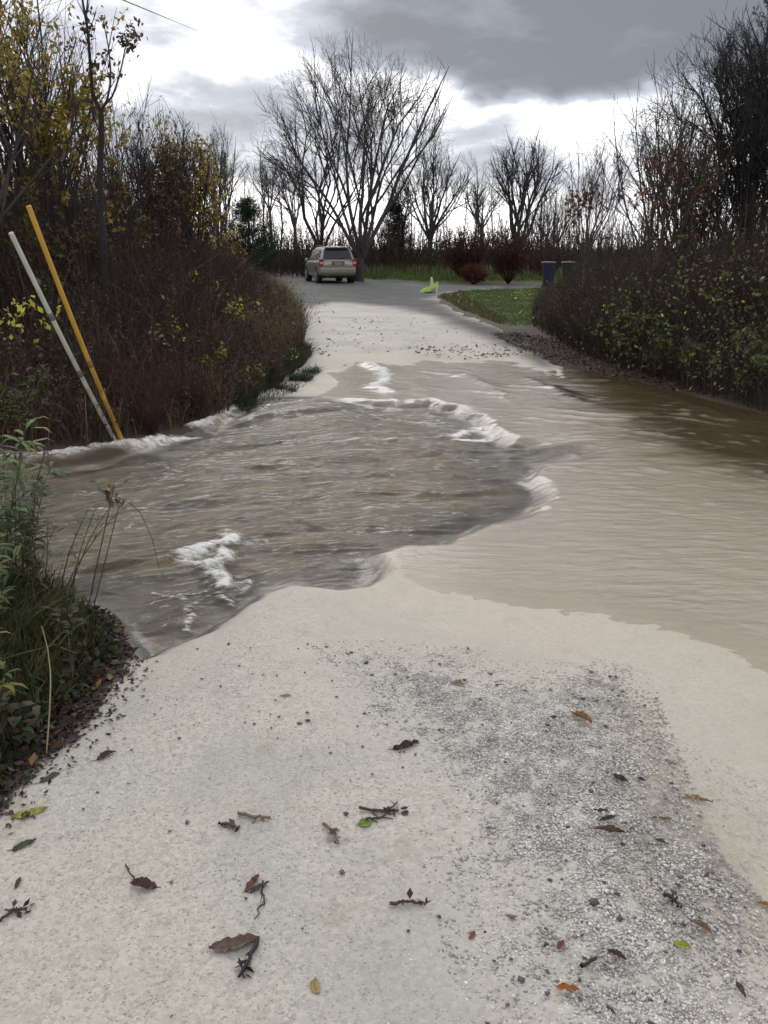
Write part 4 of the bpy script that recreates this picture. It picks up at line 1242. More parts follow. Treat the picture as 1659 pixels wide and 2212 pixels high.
g.build('crown', M_TWIG, fk, origin=org)
g = Geo()
T = np.concatenate(tips)
q = np.repeat(T[rng.integers(0, len(T), 22), -1], 9, axis=0); q = q+rng.normal(size=q.shape)*0.05
leaves(g, q, 0.07, [(0.09, 0.06, 0.03), (0.05, 0.04, 0.035), (0.16, 0.07, 0.03)], 0.5)
for px, py in [(192, 60), (270, 90), (285, 98), (205, 150), (232, 160)]:
    c_ = A(px, py, 10.4); q = c_+rng.normal(size=(16, 3))*0.055
    leaves(g, q, 0.08, [(0.07, 0.055, 0.03), (0.04, 0.035, 0.03)], 0.5)
g.build('foliage', M_LEAF, fk, origin=org)


# conifers and shrubs
def conifer(label, x, y, H, rad, seed, cols):
    global rng
    rng = np.random.default_rng(seed)
    o = empty('pine_tree', (x, y, 0), label, 'tree')
    P = np.zeros((1, 6, 3)); P[0, :, 2] = np.linspace(0, H, 6)
    R = 0.12*np.linspace(1, 0.1, 6)[None]
    g = Geo(); tubes(g, P, R, 7, (0.05, 0.04, 0.035)); g.build('trunk', M_BARK, o)
    g = Geo()
    nbr = 150
    t = np.sort(rng.uniform(0.06, 0.99, nbr))
    a = rng.uniform(0, 6.28, nbr)
    ln = rad*(1-t)**0.55*rng.uniform(0.7, 1.1, nbr)+0.15
    n = 5
    B = np.zeros((nbr, n, 3)); s_ = np.linspace(0, 1, n)
    B[:, :, 0] = (ln*np.cos(a))[:, None]*s_; B[:, :, 1] = (ln*np.sin(a))[:, None]*s_
    B[:, :, 2] = (t*H)[:, None]+(ln*0.25)[:, None]*s_**2+(ln*0.15)[:, None]*s_
    tubes(g, B, np.full((nbr, n), 0.012), 3, (0.04, 0.035, 0.03))
    q = pick(B, 9000, 0.15)+rng.normal(size=(9000, 3))*0.07
    leaves(g, q, 0.20, cols, 0.16, 0.4)
    g.build('crown', M_LEAF, o)
    return o


GP = [(0.018, 0.040, 0.022), (0.012, 0.030, 0.018), (0.028, 0.050, 0.028)]
conifer('dark green bushy pine left of the parked car at the wood edge', A(542, 600, 47)[0], 47, ht(435, 47), 2.1, 51, GP)
conifer('dim dark evergreen behind the right limbs of the maple', A(852, 600, 56)[0], 56, ht(448, 56), 1.5, 52, [(0.022, 0.030, 0.020), (0.018, 0.022, 0.016)])


def shrub(name, label, x, y, H, W_, seed, col, n1=40, n2=12, n3=6, leafc=None, nl=0, cat='shrub', group=None, ls=0.06, rr=0.012):
    global rng
    rng = np.random.default_rng(seed)
    o = empty(name, (x, y, float(ground_z(x, y)[0])), label, cat, group)
    a = rng.uniform(0, 6.28, n1); s_ = np.sqrt(rng.uniform(0, 1, n1))
    ang = math.atan(W_/2/H)*1.25*s_
    D = np.stack([np.sin(ang)*np.cos(a), np.sin(ang)*np.sin(a), np.cos(ang)], 1)
    L = H*rng.uniform(0.75, 1.02, n1)*(1-0.12*s_**2)
    P = np.zeros((n1, 7, 3)); P[:, 0] = D*0.05*[1, 1, 0]
    for q in range(1, 7):
        D = norm(D+rng.normal(size=D.shape)*0.05+np.array([0, 0, 0.02]))
        P[:, q] = P[:, q-1]+D*(L/6)[:, None]
    R = rr*np.linspace(1, 0.35, 7)[None]*rng.uniform(0.7, 1.4, (n1, 1))
    g = Geo(); tubes(g, P, R, 4, np.asarray(col)*0.6); g.build('stems', M_BARK, o)
    g = Geo()
    P2, R2 = grow(P, R, n2, 0.22, 1.0, 0.55, 0.28, 4, 0.08, 0.1, 0.5, 0.5); R2 = np.maximum(R2, rr*0.28)
    tubes(g, P2, R2, 3, col, 0.3)
    P3, R3 = grow(P2, R2, n3, 0.2, 1.0, 0.6, 0.55, 3, 0.08, 0.1, 0.7, 0.6); R3 = np.maximum(R3, rr*0.24)
    tubes(g, P3, R3, 3, col, 0.3)
    g.build('twigs', M_TWIG, o)
    if nl:
        g = Geo(); leaves(g, pick(P3, nl, 0.2), ls, leafc, 0.5); g.build('foliage', M_LEAF, o)
    return o


RD = (0.065, 0.027, 0.027)
RDL = [(0.075, 0.020, 0.019), (0.055, 0.018, 0.017), (0.045, 0.018, 0.018)]
shrub('burning_bush', 'dark red twiggy shrub, the left one across the side road', A(1003, 600, 42)[0], 43, ht(488, 43), 3.6, 61, RD, n1=60, leafc=RDL, nl=3500, ls=0.10)
shrub('burning_bush', 'dark red shrub with a visible fan of stems by the side road', A(1098, 600, 41)[0], 41, ht(490, 41), 3.4, 62, RD, n1=55, leafc=RDL, nl=2600, ls=0.10)
shrub('burning_bush', 'low rusty red shrub at the foot of the left red one', A(1025, 600, 40)[0], 40.2, ht(565, 40), 1.9, 63, (0.11, 0.035, 0.025), n1=60, leafc=[(0.11, 0.030, 0.020), (0.08, 0.026, 0.018)], nl=2200, ls=0.09)
shrub('burning_bush', 'dull red brush behind the navy bin', A(1180, 600, 44)[0], 45, ht(528, 45), 3.4, 64, (0.075, 0.035, 0.03), leafc=RDL, nl=1500, ls=0.1)
shrub('round_shrub', 'rounded reddish brown shrub below the dark pine', A(505, 600, 46)[0], 46, ht(525, 46), 3.2, 65, (0.085, 0.045, 0.038), n1=60)
shrub('round_shrub', 'low tan and purple brush right of the maple trunk', A(870, 600, 50)[0], 50, ht(560, 50), 5.0, 66, (0.085, 0.055, 0.048), n1=60)
shrub('yellow_shrub', 'small shrub with golden leaves above the left brush near the pine', A(497, 600, 26)[0], 26, ht(498, 26), 1.2, 67, (0.07, 0.055, 0.045), n1=20, leafc=[(0.34, 0.24, 0.05), (0.26, 0.17, 0.04)], nl=500, ls=0.09)

bq = G(322, 938); shrub('red_stemmed_shrub', 'spray of thin dark red stems at the water just right of the yellow pole', bq[0], bq[1]+0.1, 0.85, 0.9, 68, (0.085, 0.034, 0.030), n1=50, n2=4, n3=2, rr=0.0040)
bq = G(400, 912); shrub('red_stemmed_shrub', 'low rusty brown tuft leaning over the foam beyond the red stems', bq[0], bq[1]+0.35, 0.65, 0.9, 69, (0.085, 0.045, 0.032), n1=55, n2=5, n3=2, rr=0.0040)
# ------------------------------------------------------------------ distant wood
rng = np.random.default_rng(88)
g = Geo()
N = 190
x = rng.uniform(-48, 62, N); y = rng.uniform(60, 105, N)
H_ = rng.uniform(5.0, 10.5, N)*(0.75+0.45*rng.random(N))*np.clip(1.05-0.006*np.abs(x), 0.7, 1.1)
P = np.zeros((N, 7, 3)); P[:, :, 0] = x[:, None]; P[:, :, 1] = y[:, None]; P[:, :, 2] = H_[:, None]*np.linspace(0, 1, 7)
P[:, 1:, :2] += np.cumsum(rng.normal(size=(N, 6, 2))*0.12, axis=1)
R = 0.07*rng.uniform(0.5, 1.4, (N, 1))*np.linspace(1, 0.2, 7)[None]
tubes(g, P, R, 4, (0.07, 0.062, 0.056), 0.25)
P1, R1 = grow(P, R, 12, 0.3, 1.0, 0.5, 0.36, 4, 0.12, 0.1, 0.45, 0.4); R1 = np.maximum(R1, 0.010)
tubes(g, P1, R1, 3, (0.072, 0.064, 0.060), 0.25)
P2, R2 = grow(P1, R1, 7, 0.2, 1.0, 0.5, 0.6, 3, 0.1, 0.1, 0.6, 0.5); R2 = np.maximum(R2, 0.0075)
tubes(g, P2, R2, 3, (0.078, 0.068, 0.064), 0.25)
tag(g.build('distant_wood', M_TWIG), 'far grey-brown band of leafless trees closing the view', 'wood', kind='stuff')
g = Geo()
N = 11000
x = rng.uniform(-45, 60, N); y = rng.uniform(50, 66, N)
pp = np.c_[x, y]
hh_ = 1.2+2.3*rng.random(N)**1.6*(1+0.6*fbm(x*0.25, y*0.25, 3, 99))
P = stems(pp, hh_, 0.2, 4, 0.08)
tubes(g, P, np.full((N, 4), 0.020)*np.linspace(1, 0.5, 4)[None], 3, np.array([(0.055, 0.042, 0.038), (0.07, 0.045, 0.04), (0.045, 0.04, 0.034)])[rng.integers(0, 3, N)], 0.3)
P1, R1 = grow(P, np.full((N, 4), 0.016), 4, 0.2, 1.0, 0.6, 0.4, 3, 0.1, 0.15, 0.8, 0.6)
tubes(g, P1, R1, 3, (0.06, 0.046, 0.042), 0.3)
leaves(g, pick(P1, 30000), 0.14, [(0.06, 0.042, 0.032), (0.045, 0.035, 0.03), (0.07, 0.045, 0.03)], 0.5)
tag(g.build('undergrowth', M_TWIG), 'dark brown undergrowth along the foot of the far wood', 'undergrowth', kind='stuff')
# denser brush behind the left bank, where the wood thickens
g = Geo()
pp = sample_poly(np.array([[-4.5, 14], [-9.5, 52], [-30, 52], [-30, 14]]), 3600)
hh_ = (1.6+1.6*rng.random(len(pp)))*np.clip(1.25-0.010*pp[:, 1], 0.6, 1.2)
P = stems(pp, hh_, 0.15, 5, 0.08)
tubes(g, P, np.full((len(pp), 5), 0.010)*np.linspace(1, 0.4, 5)[None], 3, (0.05, 0.04, 0.036), 0.3)
P1, R1 = grow(P, np.full((len(pp), 5), 0.008), 7, 0.2, 1.0, 0.6, 0.36, 4, 0.1, 0.15, 0.8, 0.6)
tubes(g, P1, R1, 3, (0.05, 0.04, 0.036), 0.3)
leaves(g, pick(P1, 22000), 0.08, LEAF_L, 0.5)
pp = sample_poly(np.array([[-4.2, 9.5], [-4.6, 15], [-7.5, 26], [-14, 26], [-12, 9]]), 2900)
hh_ = (2.0+1.5*rng.random(len(pp)))*(0.5+0.17*np.clip(-pp[:, 0]-3.8, 0, 3.5))
P = stems(pp, hh_, 0.13, 6, 0.07)
tubes(g, P, np.full((len(pp), 6), 0.007)*np.linspace(1, 0.4, 6)[None], 3, (0.045, 0.036, 0.034), 0.3)
P1, R1 = grow(P, np.full((len(pp), 6), 0.005), 9, 0.15, 1.0, 0.55, 0.30, 4, 0.1, 0.15, 0.8, 0.6)
tubes(g, P1, R1, 3, (0.045, 0.036, 0.034), 0.3)
leaves(g, pick(P1, 24000), 0.06, LEAF_L, 0.5)
tag(g.build('undergrowth', M_TWIG), 'dark leafless scrub standing deeper in behind the left bank', 'undergrowth', kind='stuff')
g = Geo()
pp = sample_poly(np.array([[7.5, 9], [13.5, 33], [30, 33], [28, 8]]), 3500)
hh_ = (1.3+1.3*rng.random(len(pp)))
P = stems(pp, hh_, 0.15, 5, 0.08)
tubes(g, P, np.full((len(pp), 5), 0.010)*np.linspace(1, 0.4, 5)[None], 3, (0.05, 0.04, 0.036), 0.3)
P1, R1 = grow(P, np.full((len(pp), 5), 0.008), 7, 0.2, 1.0, 0.6, 0.36, 4, 0.1, 0.15, 0.8, 0.6)
tubes(g, P1, R1, 3, (0.05, 0.04, 0.036), 0.3)
leaves(g, pick(P1, 16000), 0.08, LEAF_L, 0.5)
tag(g.build('undergrowth', M_TWIG), 'dark leafless scrub standing deeper in behind the right bank', 'undergrowth', kind='stuff')

# ------------------------------------------------------------------ grass
rng = np.random.default_rng(101)
LG = [(0.075, 0.14, 0.028), (0.10, 0.17, 0.036), (0.13, 0.16, 0.045), (0.055, 0.10, 0.025)]
g = Geo()
p = sample_poly(LAWN, 26000)
blades(g, p, 0.07, LG+[(0.12, 0.09, 0.04)], 0.006, 0.5)
edge = gpoly([(945, 640), (1000, 672), (1080, 703), (1100, 700), (1010, 650), (1000, 638)])
p = sample_poly(edge, 4000)
blades(g, p, 0.08, [(0.12, 0.08, 0.045), (0.09, 0.065, 0.035)], 0.006, 0.5)
tag(g.build('lawn_grass', M_LEAF), 'short green grass wedge between the gravel track and side road', 'grass', kind='stuff')
g = Geo()
VERGE = gpoly([(500, 578), (560, 579), (660, 590), (770, 603), (900, 610), (1000, 612), (1170, 610), (1300, 610), (1300, 598), (900, 595), (660, 580), (500, 570)])
p = sample_poly(VERGE, 26000)
blades(g, p, 0.22, LG, 0.016, 0.35)
p = sample_poly(VERGE, 7000, lambda p: np.clip((p[:, 1]-42)/10, 0, 1))
blades(g, p, 0.65, [(0.10, 0.13, 0.04), (0.12, 0.11, 0.05), (0.07, 0.10, 0.03)], 0.02, 0.35)
tag(g.build('verge_grass', M_LEAF), 'rough green grass strip behind the car and side road', 'grass', kind='stuff')
g = Geo()
N = 90
p = sample_poly(LAWN, N)
litter(g, LAWN, 130, 0.11, [(0.38, 0.33, 0.08), (0.30, 0.22, 0.06), (0.22, 0.12, 0.05)], lift=0.09)
tag(g.build('fallen_leaves', M_LITTER), 'scattered yellow leaves on the far grass wedge', 'leaves', kind='stuff')

g = Geo()
TG = gpoly([(660, 742), (650, 690), (622, 655), (590, 632), (520, 650), (480, 700), (520, 790), (600, 790)])
p = sample_poly(TG, 3800, lambda p: np.clip(14/p[:, 1], 0, 1))
Pb = blades(g, p, 0.66, [(0.15, 0.11, 0.06), (0.11, 0.075, 0.042), (0.08, 0.052, 0.034), (0.09, 0.085, 0.035), (0.19, 0.145, 0.08)], 0.006, 0.35)
tops = Pb[rng.random(len(Pb)) < 0.3][:, -1]
q = np.repeat(tops, 5, axis=0)+rng.normal(size=(len(tops)*5, 3))*np.array([0.02, 0.02, 0.06])
leaves(g, q, 0.035, [(0.22, 0.16, 0.09), (0.16, 0.11, 0.06)], 0.4)
tag(g.build('dry_grass', M_LEAF), 'tan dry seeding grass at the roadside tip of the left brush', 'grass', kind='stuff')
g = Geo()
DG = gpoly([(672, 770), (650, 792), (612, 822), (556, 860), (520, 882), (505, 870), (500, 850), (580, 800), (640, 755)])
p = sample_poly(DG, 6500, lambda p: sstep(fbm(p[:, 0]*2.5, p[:, 1]*2.5, 3, 131), -0.35, 0.25)+0.1)
blades(g, p, 0.24, [(0.035, 0.055, 0.022), (0.055, 0.065, 0.028), (0.05, 0.04, 0.025), (0.025, 0.035, 0.018), (0.07, 0.05, 0.03)], 0.005, 0.6)
DG2 = gpoly([(520, 880), (590, 842), (660, 800), (700, 790), (660, 830), (590, 870), (530, 890)])
p = sample_poly(DG2, 1500, lambda p: sstep(fbm(p[:, 0]*3, p[:, 1]*3, 2, 130), -0.1, 0.3)+0.05)
blades(g, p, 0.12, [(0.05, 0.08, 0.035), (0.035, 0.055, 0.03)], 0.005, 0.9)
tag(g.build('bank_grass', M_LEAF), 'green grass trailing into the water below the left brush', 'grass', kind='stuff')

# near left grass and weeds
rng = np.random.default_rng(102)
g = Geo()
NG = gpoly([(-260, 1800), (-90, 1740), (20, 1640), (95, 1560), (165, 1480), (225, 1400), (200, 1320), (120, 1290), (-60, 1285), (-300, 1290)])
NGL = gpoly([(-60, 1760), (40, 1660), (120, 1575), (195, 1495), (262, 1420), (248, 1345), (200, 1300), (190, 1400), (60, 1560), (-100, 1720)])
nge = gpoly([(-90, 1740), (20, 1640), (95, 1560), (165, 1480), (225, 1400), (200, 1320)])


def gh(p):
    d = seg_dist(p[:, 0], p[:, 1], nge, closed=False)
    return 0.07+0.25*np.clip(d/0.6, 0, 1)


p = sample_poly(NG, 9500)
blades(g, p, gh(p), [(0.045, 0.075, 0.022), (0.06, 0.09, 0.025), (0.09, 0.09, 0.03), (0.035, 0.055, 0.02), (0.10, 0.07, 0.04), (0.12, 0.10, 0.05)], 0.0035, 0.55)
p = sample_poly(NG, 2600)
blades(g, p, gh(p)*1.35, [(0.14, 0.10, 0.06), (0.09, 0.07, 0.035), (0.07, 0.08, 0.03)], 0.0022, 0.4)
p = sample_poly(NG, 800)
blades(g, p, gh(p)*1.25, [(0.06, 0.10, 0.032), (0.08, 0.12, 0.04), (0.05, 0.075, 0.03), (0.11, 0.10, 0.04)], 0.0065, 0.9)
q = sample_poly(NGL, 420)
q = np.c_[q, ground_z(q[:, 0], q[:, 1])+0.015+0.06*rng.random(len(q))]
leaves(g, q, 0.035, [(0.03, 0.05, 0.02), (0.045, 0.065, 0.025), (0.03, 0.025, 0.018), (0.05, 0.03, 0.02)], 0.7)
tag(g.build('tall_grass', M_LEAF), 'unmown green and straw grass on the near left bank', 'grass', kind='stuff')


def weed(label, px, py, H, seed, cols, n_stem=5, nl=16, lsz=0.11, lean=(0.05, 0.0), cat='weed', name='goldenrod_plant', r=0.0032, stemc=(0.06, 0.055, 0.03), asp=0.2, t0=0.35):
    global rng
    rng = np.random.default_rng(seed)
    b0 = G(px, py, 0.0); b0[2] = float(ground_z(b0[0], b0[1])[0])
    o = empty(name, tuple(b0), label, cat)
    a = rng.uniform(0, 6.28, n_stem)
    P = np.zeros((n_stem, 8, 3)); P[:, 0, :2] = np.stack([np.cos(a), np.sin(a)], 1)*0.05*rng.random((n_stem, 1))
    D = norm(np.c_[rng.normal(size=(n_stem, 2))*0.16+np.array(lean), np.ones(n_stem)])
    L = H*rng.uniform(0.75, 1.05, n_stem)
    for q in range(1, 8):
        D = norm(D+rng.normal(size=D.shape)*0.04+np.array([lean[0], lean[1], 0])*0.25)
        P[:, q] = P[:, q-1]+D*(L/7)[:, None]
    g = Geo(); tubes(g, P, r*np.linspace(1, 0.4, 8)[None]*np.ones((n_stem, 1)), 4, stemc); g.build('stems', M_TWIG, o)
    # long drooping leaves, three-piece blades
    g = Geo()
    q = pick(P, n_stem*nl, t0)
    N = len(q); a = rng.uniform(0, 6.28, N)
    d = np.stack([np.cos(a), np.sin(a), rng.uniform(0.1, 0.6, N)], 1); d = norm(d)
    sz = lsz*rng.uniform(0.6, 1.2, (N, 1))
    s_ = norm(np.cross(d, [0, 0, 1.0]))
    p1 = q+d*sz*0.35; p2 = q+d*sz*0.75+np.array([0, 0, -0.12])*sz; p3 = q+d*sz*1.0+np.array([0, 0, -0.38])*sz
    wv = sz*asp*0.5
    v = np.stack([q, p1+s_*wv, p2+s_*wv*0.8, p3, p2-s_*wv*0.8, p1-s_*wv], 1)
    i = np.arange(N)[:, None]*6
    f = np.concatenate([i+np.array([[0, 1, 5, 5]]), ], 0)
    quad = np.concatenate([i+np.array([[1, 2, 4, 5]])], 0)
    tri = np.concatenate([i+np.array([[0, 1, 5]]), i+np.array([[2, 3, 4]])], 0)
    cols = np.asarray(cols); c = cols[rng.integers(0, len(cols), N)]*rng.uniform(0.7, 1.25, (N, 1)); c = np.repeat(c, 6, axis=0)
    g.add(v, quad, c)
    g.f.append(tri); g.v.append(np.zeros((0, 3))); g.c.append(np.zeros((0, 3)))
    g.build('leaves', M_LEAF, o)
    return o


GW = [(0.10, 0.17, 0.045), (0.13, 0.20, 0.055), (0.07, 0.12, 0.05), (0.19, 0.19, 0.04)]
GW2 = [(0.08, 0.11, 0.05), (0.10, 0.13, 0.07), (0.06, 0.085, 0.045), (0.16, 0.13, 0.05)]
weed('leafy green weed leaning in from the left edge, the tallest one', -20, 1330, 0.98, 201, GW, 9, 34, 0.12, (0.02, 0.0))
weed('grey-green spray of narrow leaves near the foam at the left edge', 40, 1290, 0.78, 202, GW2, 7, 26, 0.13, (0.06, 0.02))
weed('bushy green weed low at the left edge of the bank', -50, 1450, 0.62, 203, GW, 9, 28, 0.10, (0.03, 0.0))
weed('lush green leafy weed between the tall weed and the seed stalks', 55, 1335, 0.58, 208, GW2, 6, 16, 0.10, (0.05, 0.0))
weed('short broad-leaved green plant at the litter edge under the seed stalks', 150, 1400, 0.24, 209, [(0.05, 0.07, 0.03), (0.07, 0.085, 0.035), (0.09, 0.06, 0.03)], 5, 8, 0.06, (0.04, -0.02), asp=0.4, t0=0.1)
weed('low dark green plant in front of the dry grass stalk', 60, 1600, 0.18, 210, [(0.04, 0.06, 0.025), (0.05, 0.08, 0.03), (0.08, 0.05, 0.03)], 5, 9, 0.06, (0.0, -0.03), asp=0.4, t0=0.1)
weed('yellowing weed at the very left above the leaf litter', -30, 1600, 0.40, 204, [(0.22, 0.17, 0.03), (0.10, 0.12, 0.03), (0.07, 0.10, 0.03)], 6, 12, 0.08, (0.02, 0.0))
weed('brown withered weed standing in the tall grass', 90, 1330, 0.60, 205, [(0.10, 0.065, 0.035), (0.07, 0.055, 0.03), (0.12, 0.09, 0.05)], 7, 14, 0.05, (0.03, 0.0))
weed('small weed with yellow tips leaning over the torrent', 130, 1290, 0.62, 206, [(0.24, 0.19, 0.04), (0.08, 0.10, 0.03), (0.10, 0.08, 0.03)], 4, 9, 0.07, (0.22, 0.05))
# plants standing behind, on the far side of the left channel
weed('pale withered weed above the foam under the leaning poles', 40, 985, 0.8, 207, [(0.14, 0.11, 0.06), (0.10, 0.08, 0.045), (0.07, 0.09, 0.035)], 7, 12, 0.08, (0.02, 0))


def stalk(name, label, pts, y0, y1, ra, rb_, col, cat, tuft=None, side=None):
    P, R = limb(pts, y0, y1, ra, rb_, 12)
    o = empty(name, tuple(P[0, 0]), label, cat)
    g = Geo(); tubes(g, P, R, 5, col)
    K, KR = grow(P, R, 9, 0.7, 1.0, 0.6, 0.10, 4, -0.1, 0.1, 0.5, 0.5) if tuft else (P, R*0.5)
    if tuft: tubes(g, K, KR, 3, col)
    g.build('stem', M_TWIG, o, origin=P[0, 0])
    if tuft:
        g2 = Geo()
        for (px, py, sp_, n_, cc_, sz) in tuft:
            c_ = A(px, py, y1); leaves(g2, c_+rng.normal(size=(n_, 3))*sp_, sz, cc_, 0.4, 0, 0.6)
        g2.build('seed_head', M_LEAF, o, origin=P[0, 0])
    return o


rng = np.random.default_rng(103)
b0 = G(100, 1632)
stalk('grass_stalk', 'single pale dry grass stalk arching over the leaf litter', [(100, 1632), (107, 1540), (110, 1460), (103, 1400), (90, 1352)], b0[1], b0[1]-0.03, 0.0028, 0.0012, (0.34, 0.29, 0.17), 'stalk')
b0 = G(195, 1310)
stalk('seed_stalk', 'reddish brown seed stalk leaning over the torrent with a nodding head', [(190, 1320), (205, 1240), (225, 1150), (240, 1080), (248, 1045)], b0[1], b0[1]+0.05, 0.0042, 0.0018, (0.10, 0.06, 0.045), 'stalk',
      [(235, 1060, 0.022, 22, [(0.12, 0.08, 0.05), (0.09, 0.06, 0.04)], 0.04), (246, 1078, 0.022, 18, [(0.12, 0.08, 0.05)], 0.04), (234, 1048, 0.012, 8, [(0.36, 0.30, 0.06)], 0.03)])
stalk('seed_stalk', 'thin wiry stem drooping over the torrent right of the seed stalk', [(200, 1320), (235, 1180), (262, 1075), (300, 1100), (328, 1160), (345, 1230)], b0[1], b0[1]+0.1, 0.0028, 0.0012, (0.08, 0.06, 0.04), 'stalk')

# ------------------------------------------------------------------ fallen leaves and twigs on the gravel, one by one
def road_z(x, y):
    zz_ = float(ground_z(x, y)[0])
    l_ = float(sstep(sdist(np.array([x]), np.array([y]), LOOSE)+0.0, -0.12, 0.14)[0])
    return zz_+0.012+0.012*l_


def fallen_leaf(label, p0_, p1_, wr, col, curl=0.25, stem=0.25, seed=0, fold=0.2, group=None):
    rs = np.random.default_rng(seed+500)
    a_ = G(*p0_)[:2]; c_ = G(*p1_)[:2]
    d = c_-a_; L = np.linalg.norm(d); ang = math.atan2(d[1], d[0])
    z0 = road_z(*((a_+c_)/2))
    o = empty('fallen_leaf', (a_[0], a_[1], z0), label, 'leaf', group or 'fallen leaves on the wet gravel', ang)
    nl, nw = 14, 7
    t = np.linspace(0, 1, nl); s_ = np.linspace(-1, 1, nw)
    wid = L*wr*0.5*(np.sin(np.pi*t**0.85)**0.75)*(1+0.12*rs.normal(size=nl))+1e-4
    bend = (rs.normal()*0.08)*L*np.sin(np.pi*t)
    Xg = np.repeat((t*L)[:, None], nw, 1)
    Yg = wid[:, None]*s_[None, :]+bend[:, None]
    Zg = 0.003+curl*L*0.35*(np.abs(s_)[None, :]**1.6)*(wr+0.25)*np.sin(np.pi*t)[:, None]+curl*L*0.10*t[:, None]**2+0.006*L/0.08*rs.normal(size=(nl, nw))*0.35
    Yg = Yg*(1-0.45*curl*np.abs(s_)[None, :])
    g = Geo()
    cc_ = np.tile(np.asarray(col)[None], (nl*nw, 1))*(1+0.22*np.repeat(rs.normal(size=(nl, 1)), nw, 0).reshape(-1, 1)*0.5)
    vein = (np.abs(np.tile(s_, nl)) < 0.05)[:, None]
    cc_ = np.where(vein, cc_*0.7, cc_)
    g.add(np.stack([Xg, Yg, np.maximum(Zg, 0.001)], -1), gridfaces(nl, nw), cc_)
    g.build('blade', M_LITTER, o, True)
    if stem:
        Ls = L*stem
        P = np.array([[0, 0, 0.004], [-Ls*0.4, Ls*0.06, 0.005], [-Ls, Ls*0.2, 0.006]])[None]
        g = Geo(); tubes(g, P, np.array([[0.0014, 0.0011, 0.0012]]), 5, np.asarray(col)*0.6); g.build('petiole', M_LITTER, o)
    return o


def twig(label, pts, r_, col, forks=3, seed=0, blobs=0, name='fallen_twig', cat='twig'):
    global rng
    rng = np.random.default_rng(seed+900)
    q = [G(*p_) for p_ in pts]
    z0 = road_z(q[0][0], q[0][1])
    org_ = np.array([q[0][0], q[0][1], z0])
    P = np.array([[a_[0], a_[1], z0+r_+0.002+0.003*rng.random()] for a_ in q])
    n = 9
    t = np.linspace(0, len(P)-1, n); i = np.clip(t.astype(int), 0, len(P)-2); fr_ = (t-i)[:, None]
    Q = (P[i]*(1-fr_)+P[i+1]*fr_)
    Q[1:-1] += rng.normal(size=(n-2, 3))*np.array([1, 1, 0.2])*np.linalg.norm(P[-1]-P[0])*0.035
    RR = r_*(np.linspace(1, 0.55, n)+0.35*rng.random(n))
    g = Geo(); tubes(g, Q[None], RR[None], 6, col)
    if forks:
        K, KR = grow(Q[None], RR[None], forks, 0.15, 0.95, 0.9, 0.35, 4, 0, 0.15, 0.75, 0.5)
        K[..., 2] = np.maximum(z0+0.003, z0+0.004+(K[..., 2]-z0)*0.35)
        tubes(g, K, KR, 5, col)
    if blobs:
        cpt = Q[rng.integers(n//2, n, blobs)]+rng.normal(size=(blobs, 3))*np.array([0.006, 0.006, 0.001])
        leaves(g, cpt, 0.024, [np.asarray(col)*1.1, np.asarray(col)*0.7], 0.6)
    o = g.build(name, M_LITTER, origin=org_)
    o.location = org_
    return tag(o, label, cat, 'twigs and scraps on the wet gravel')


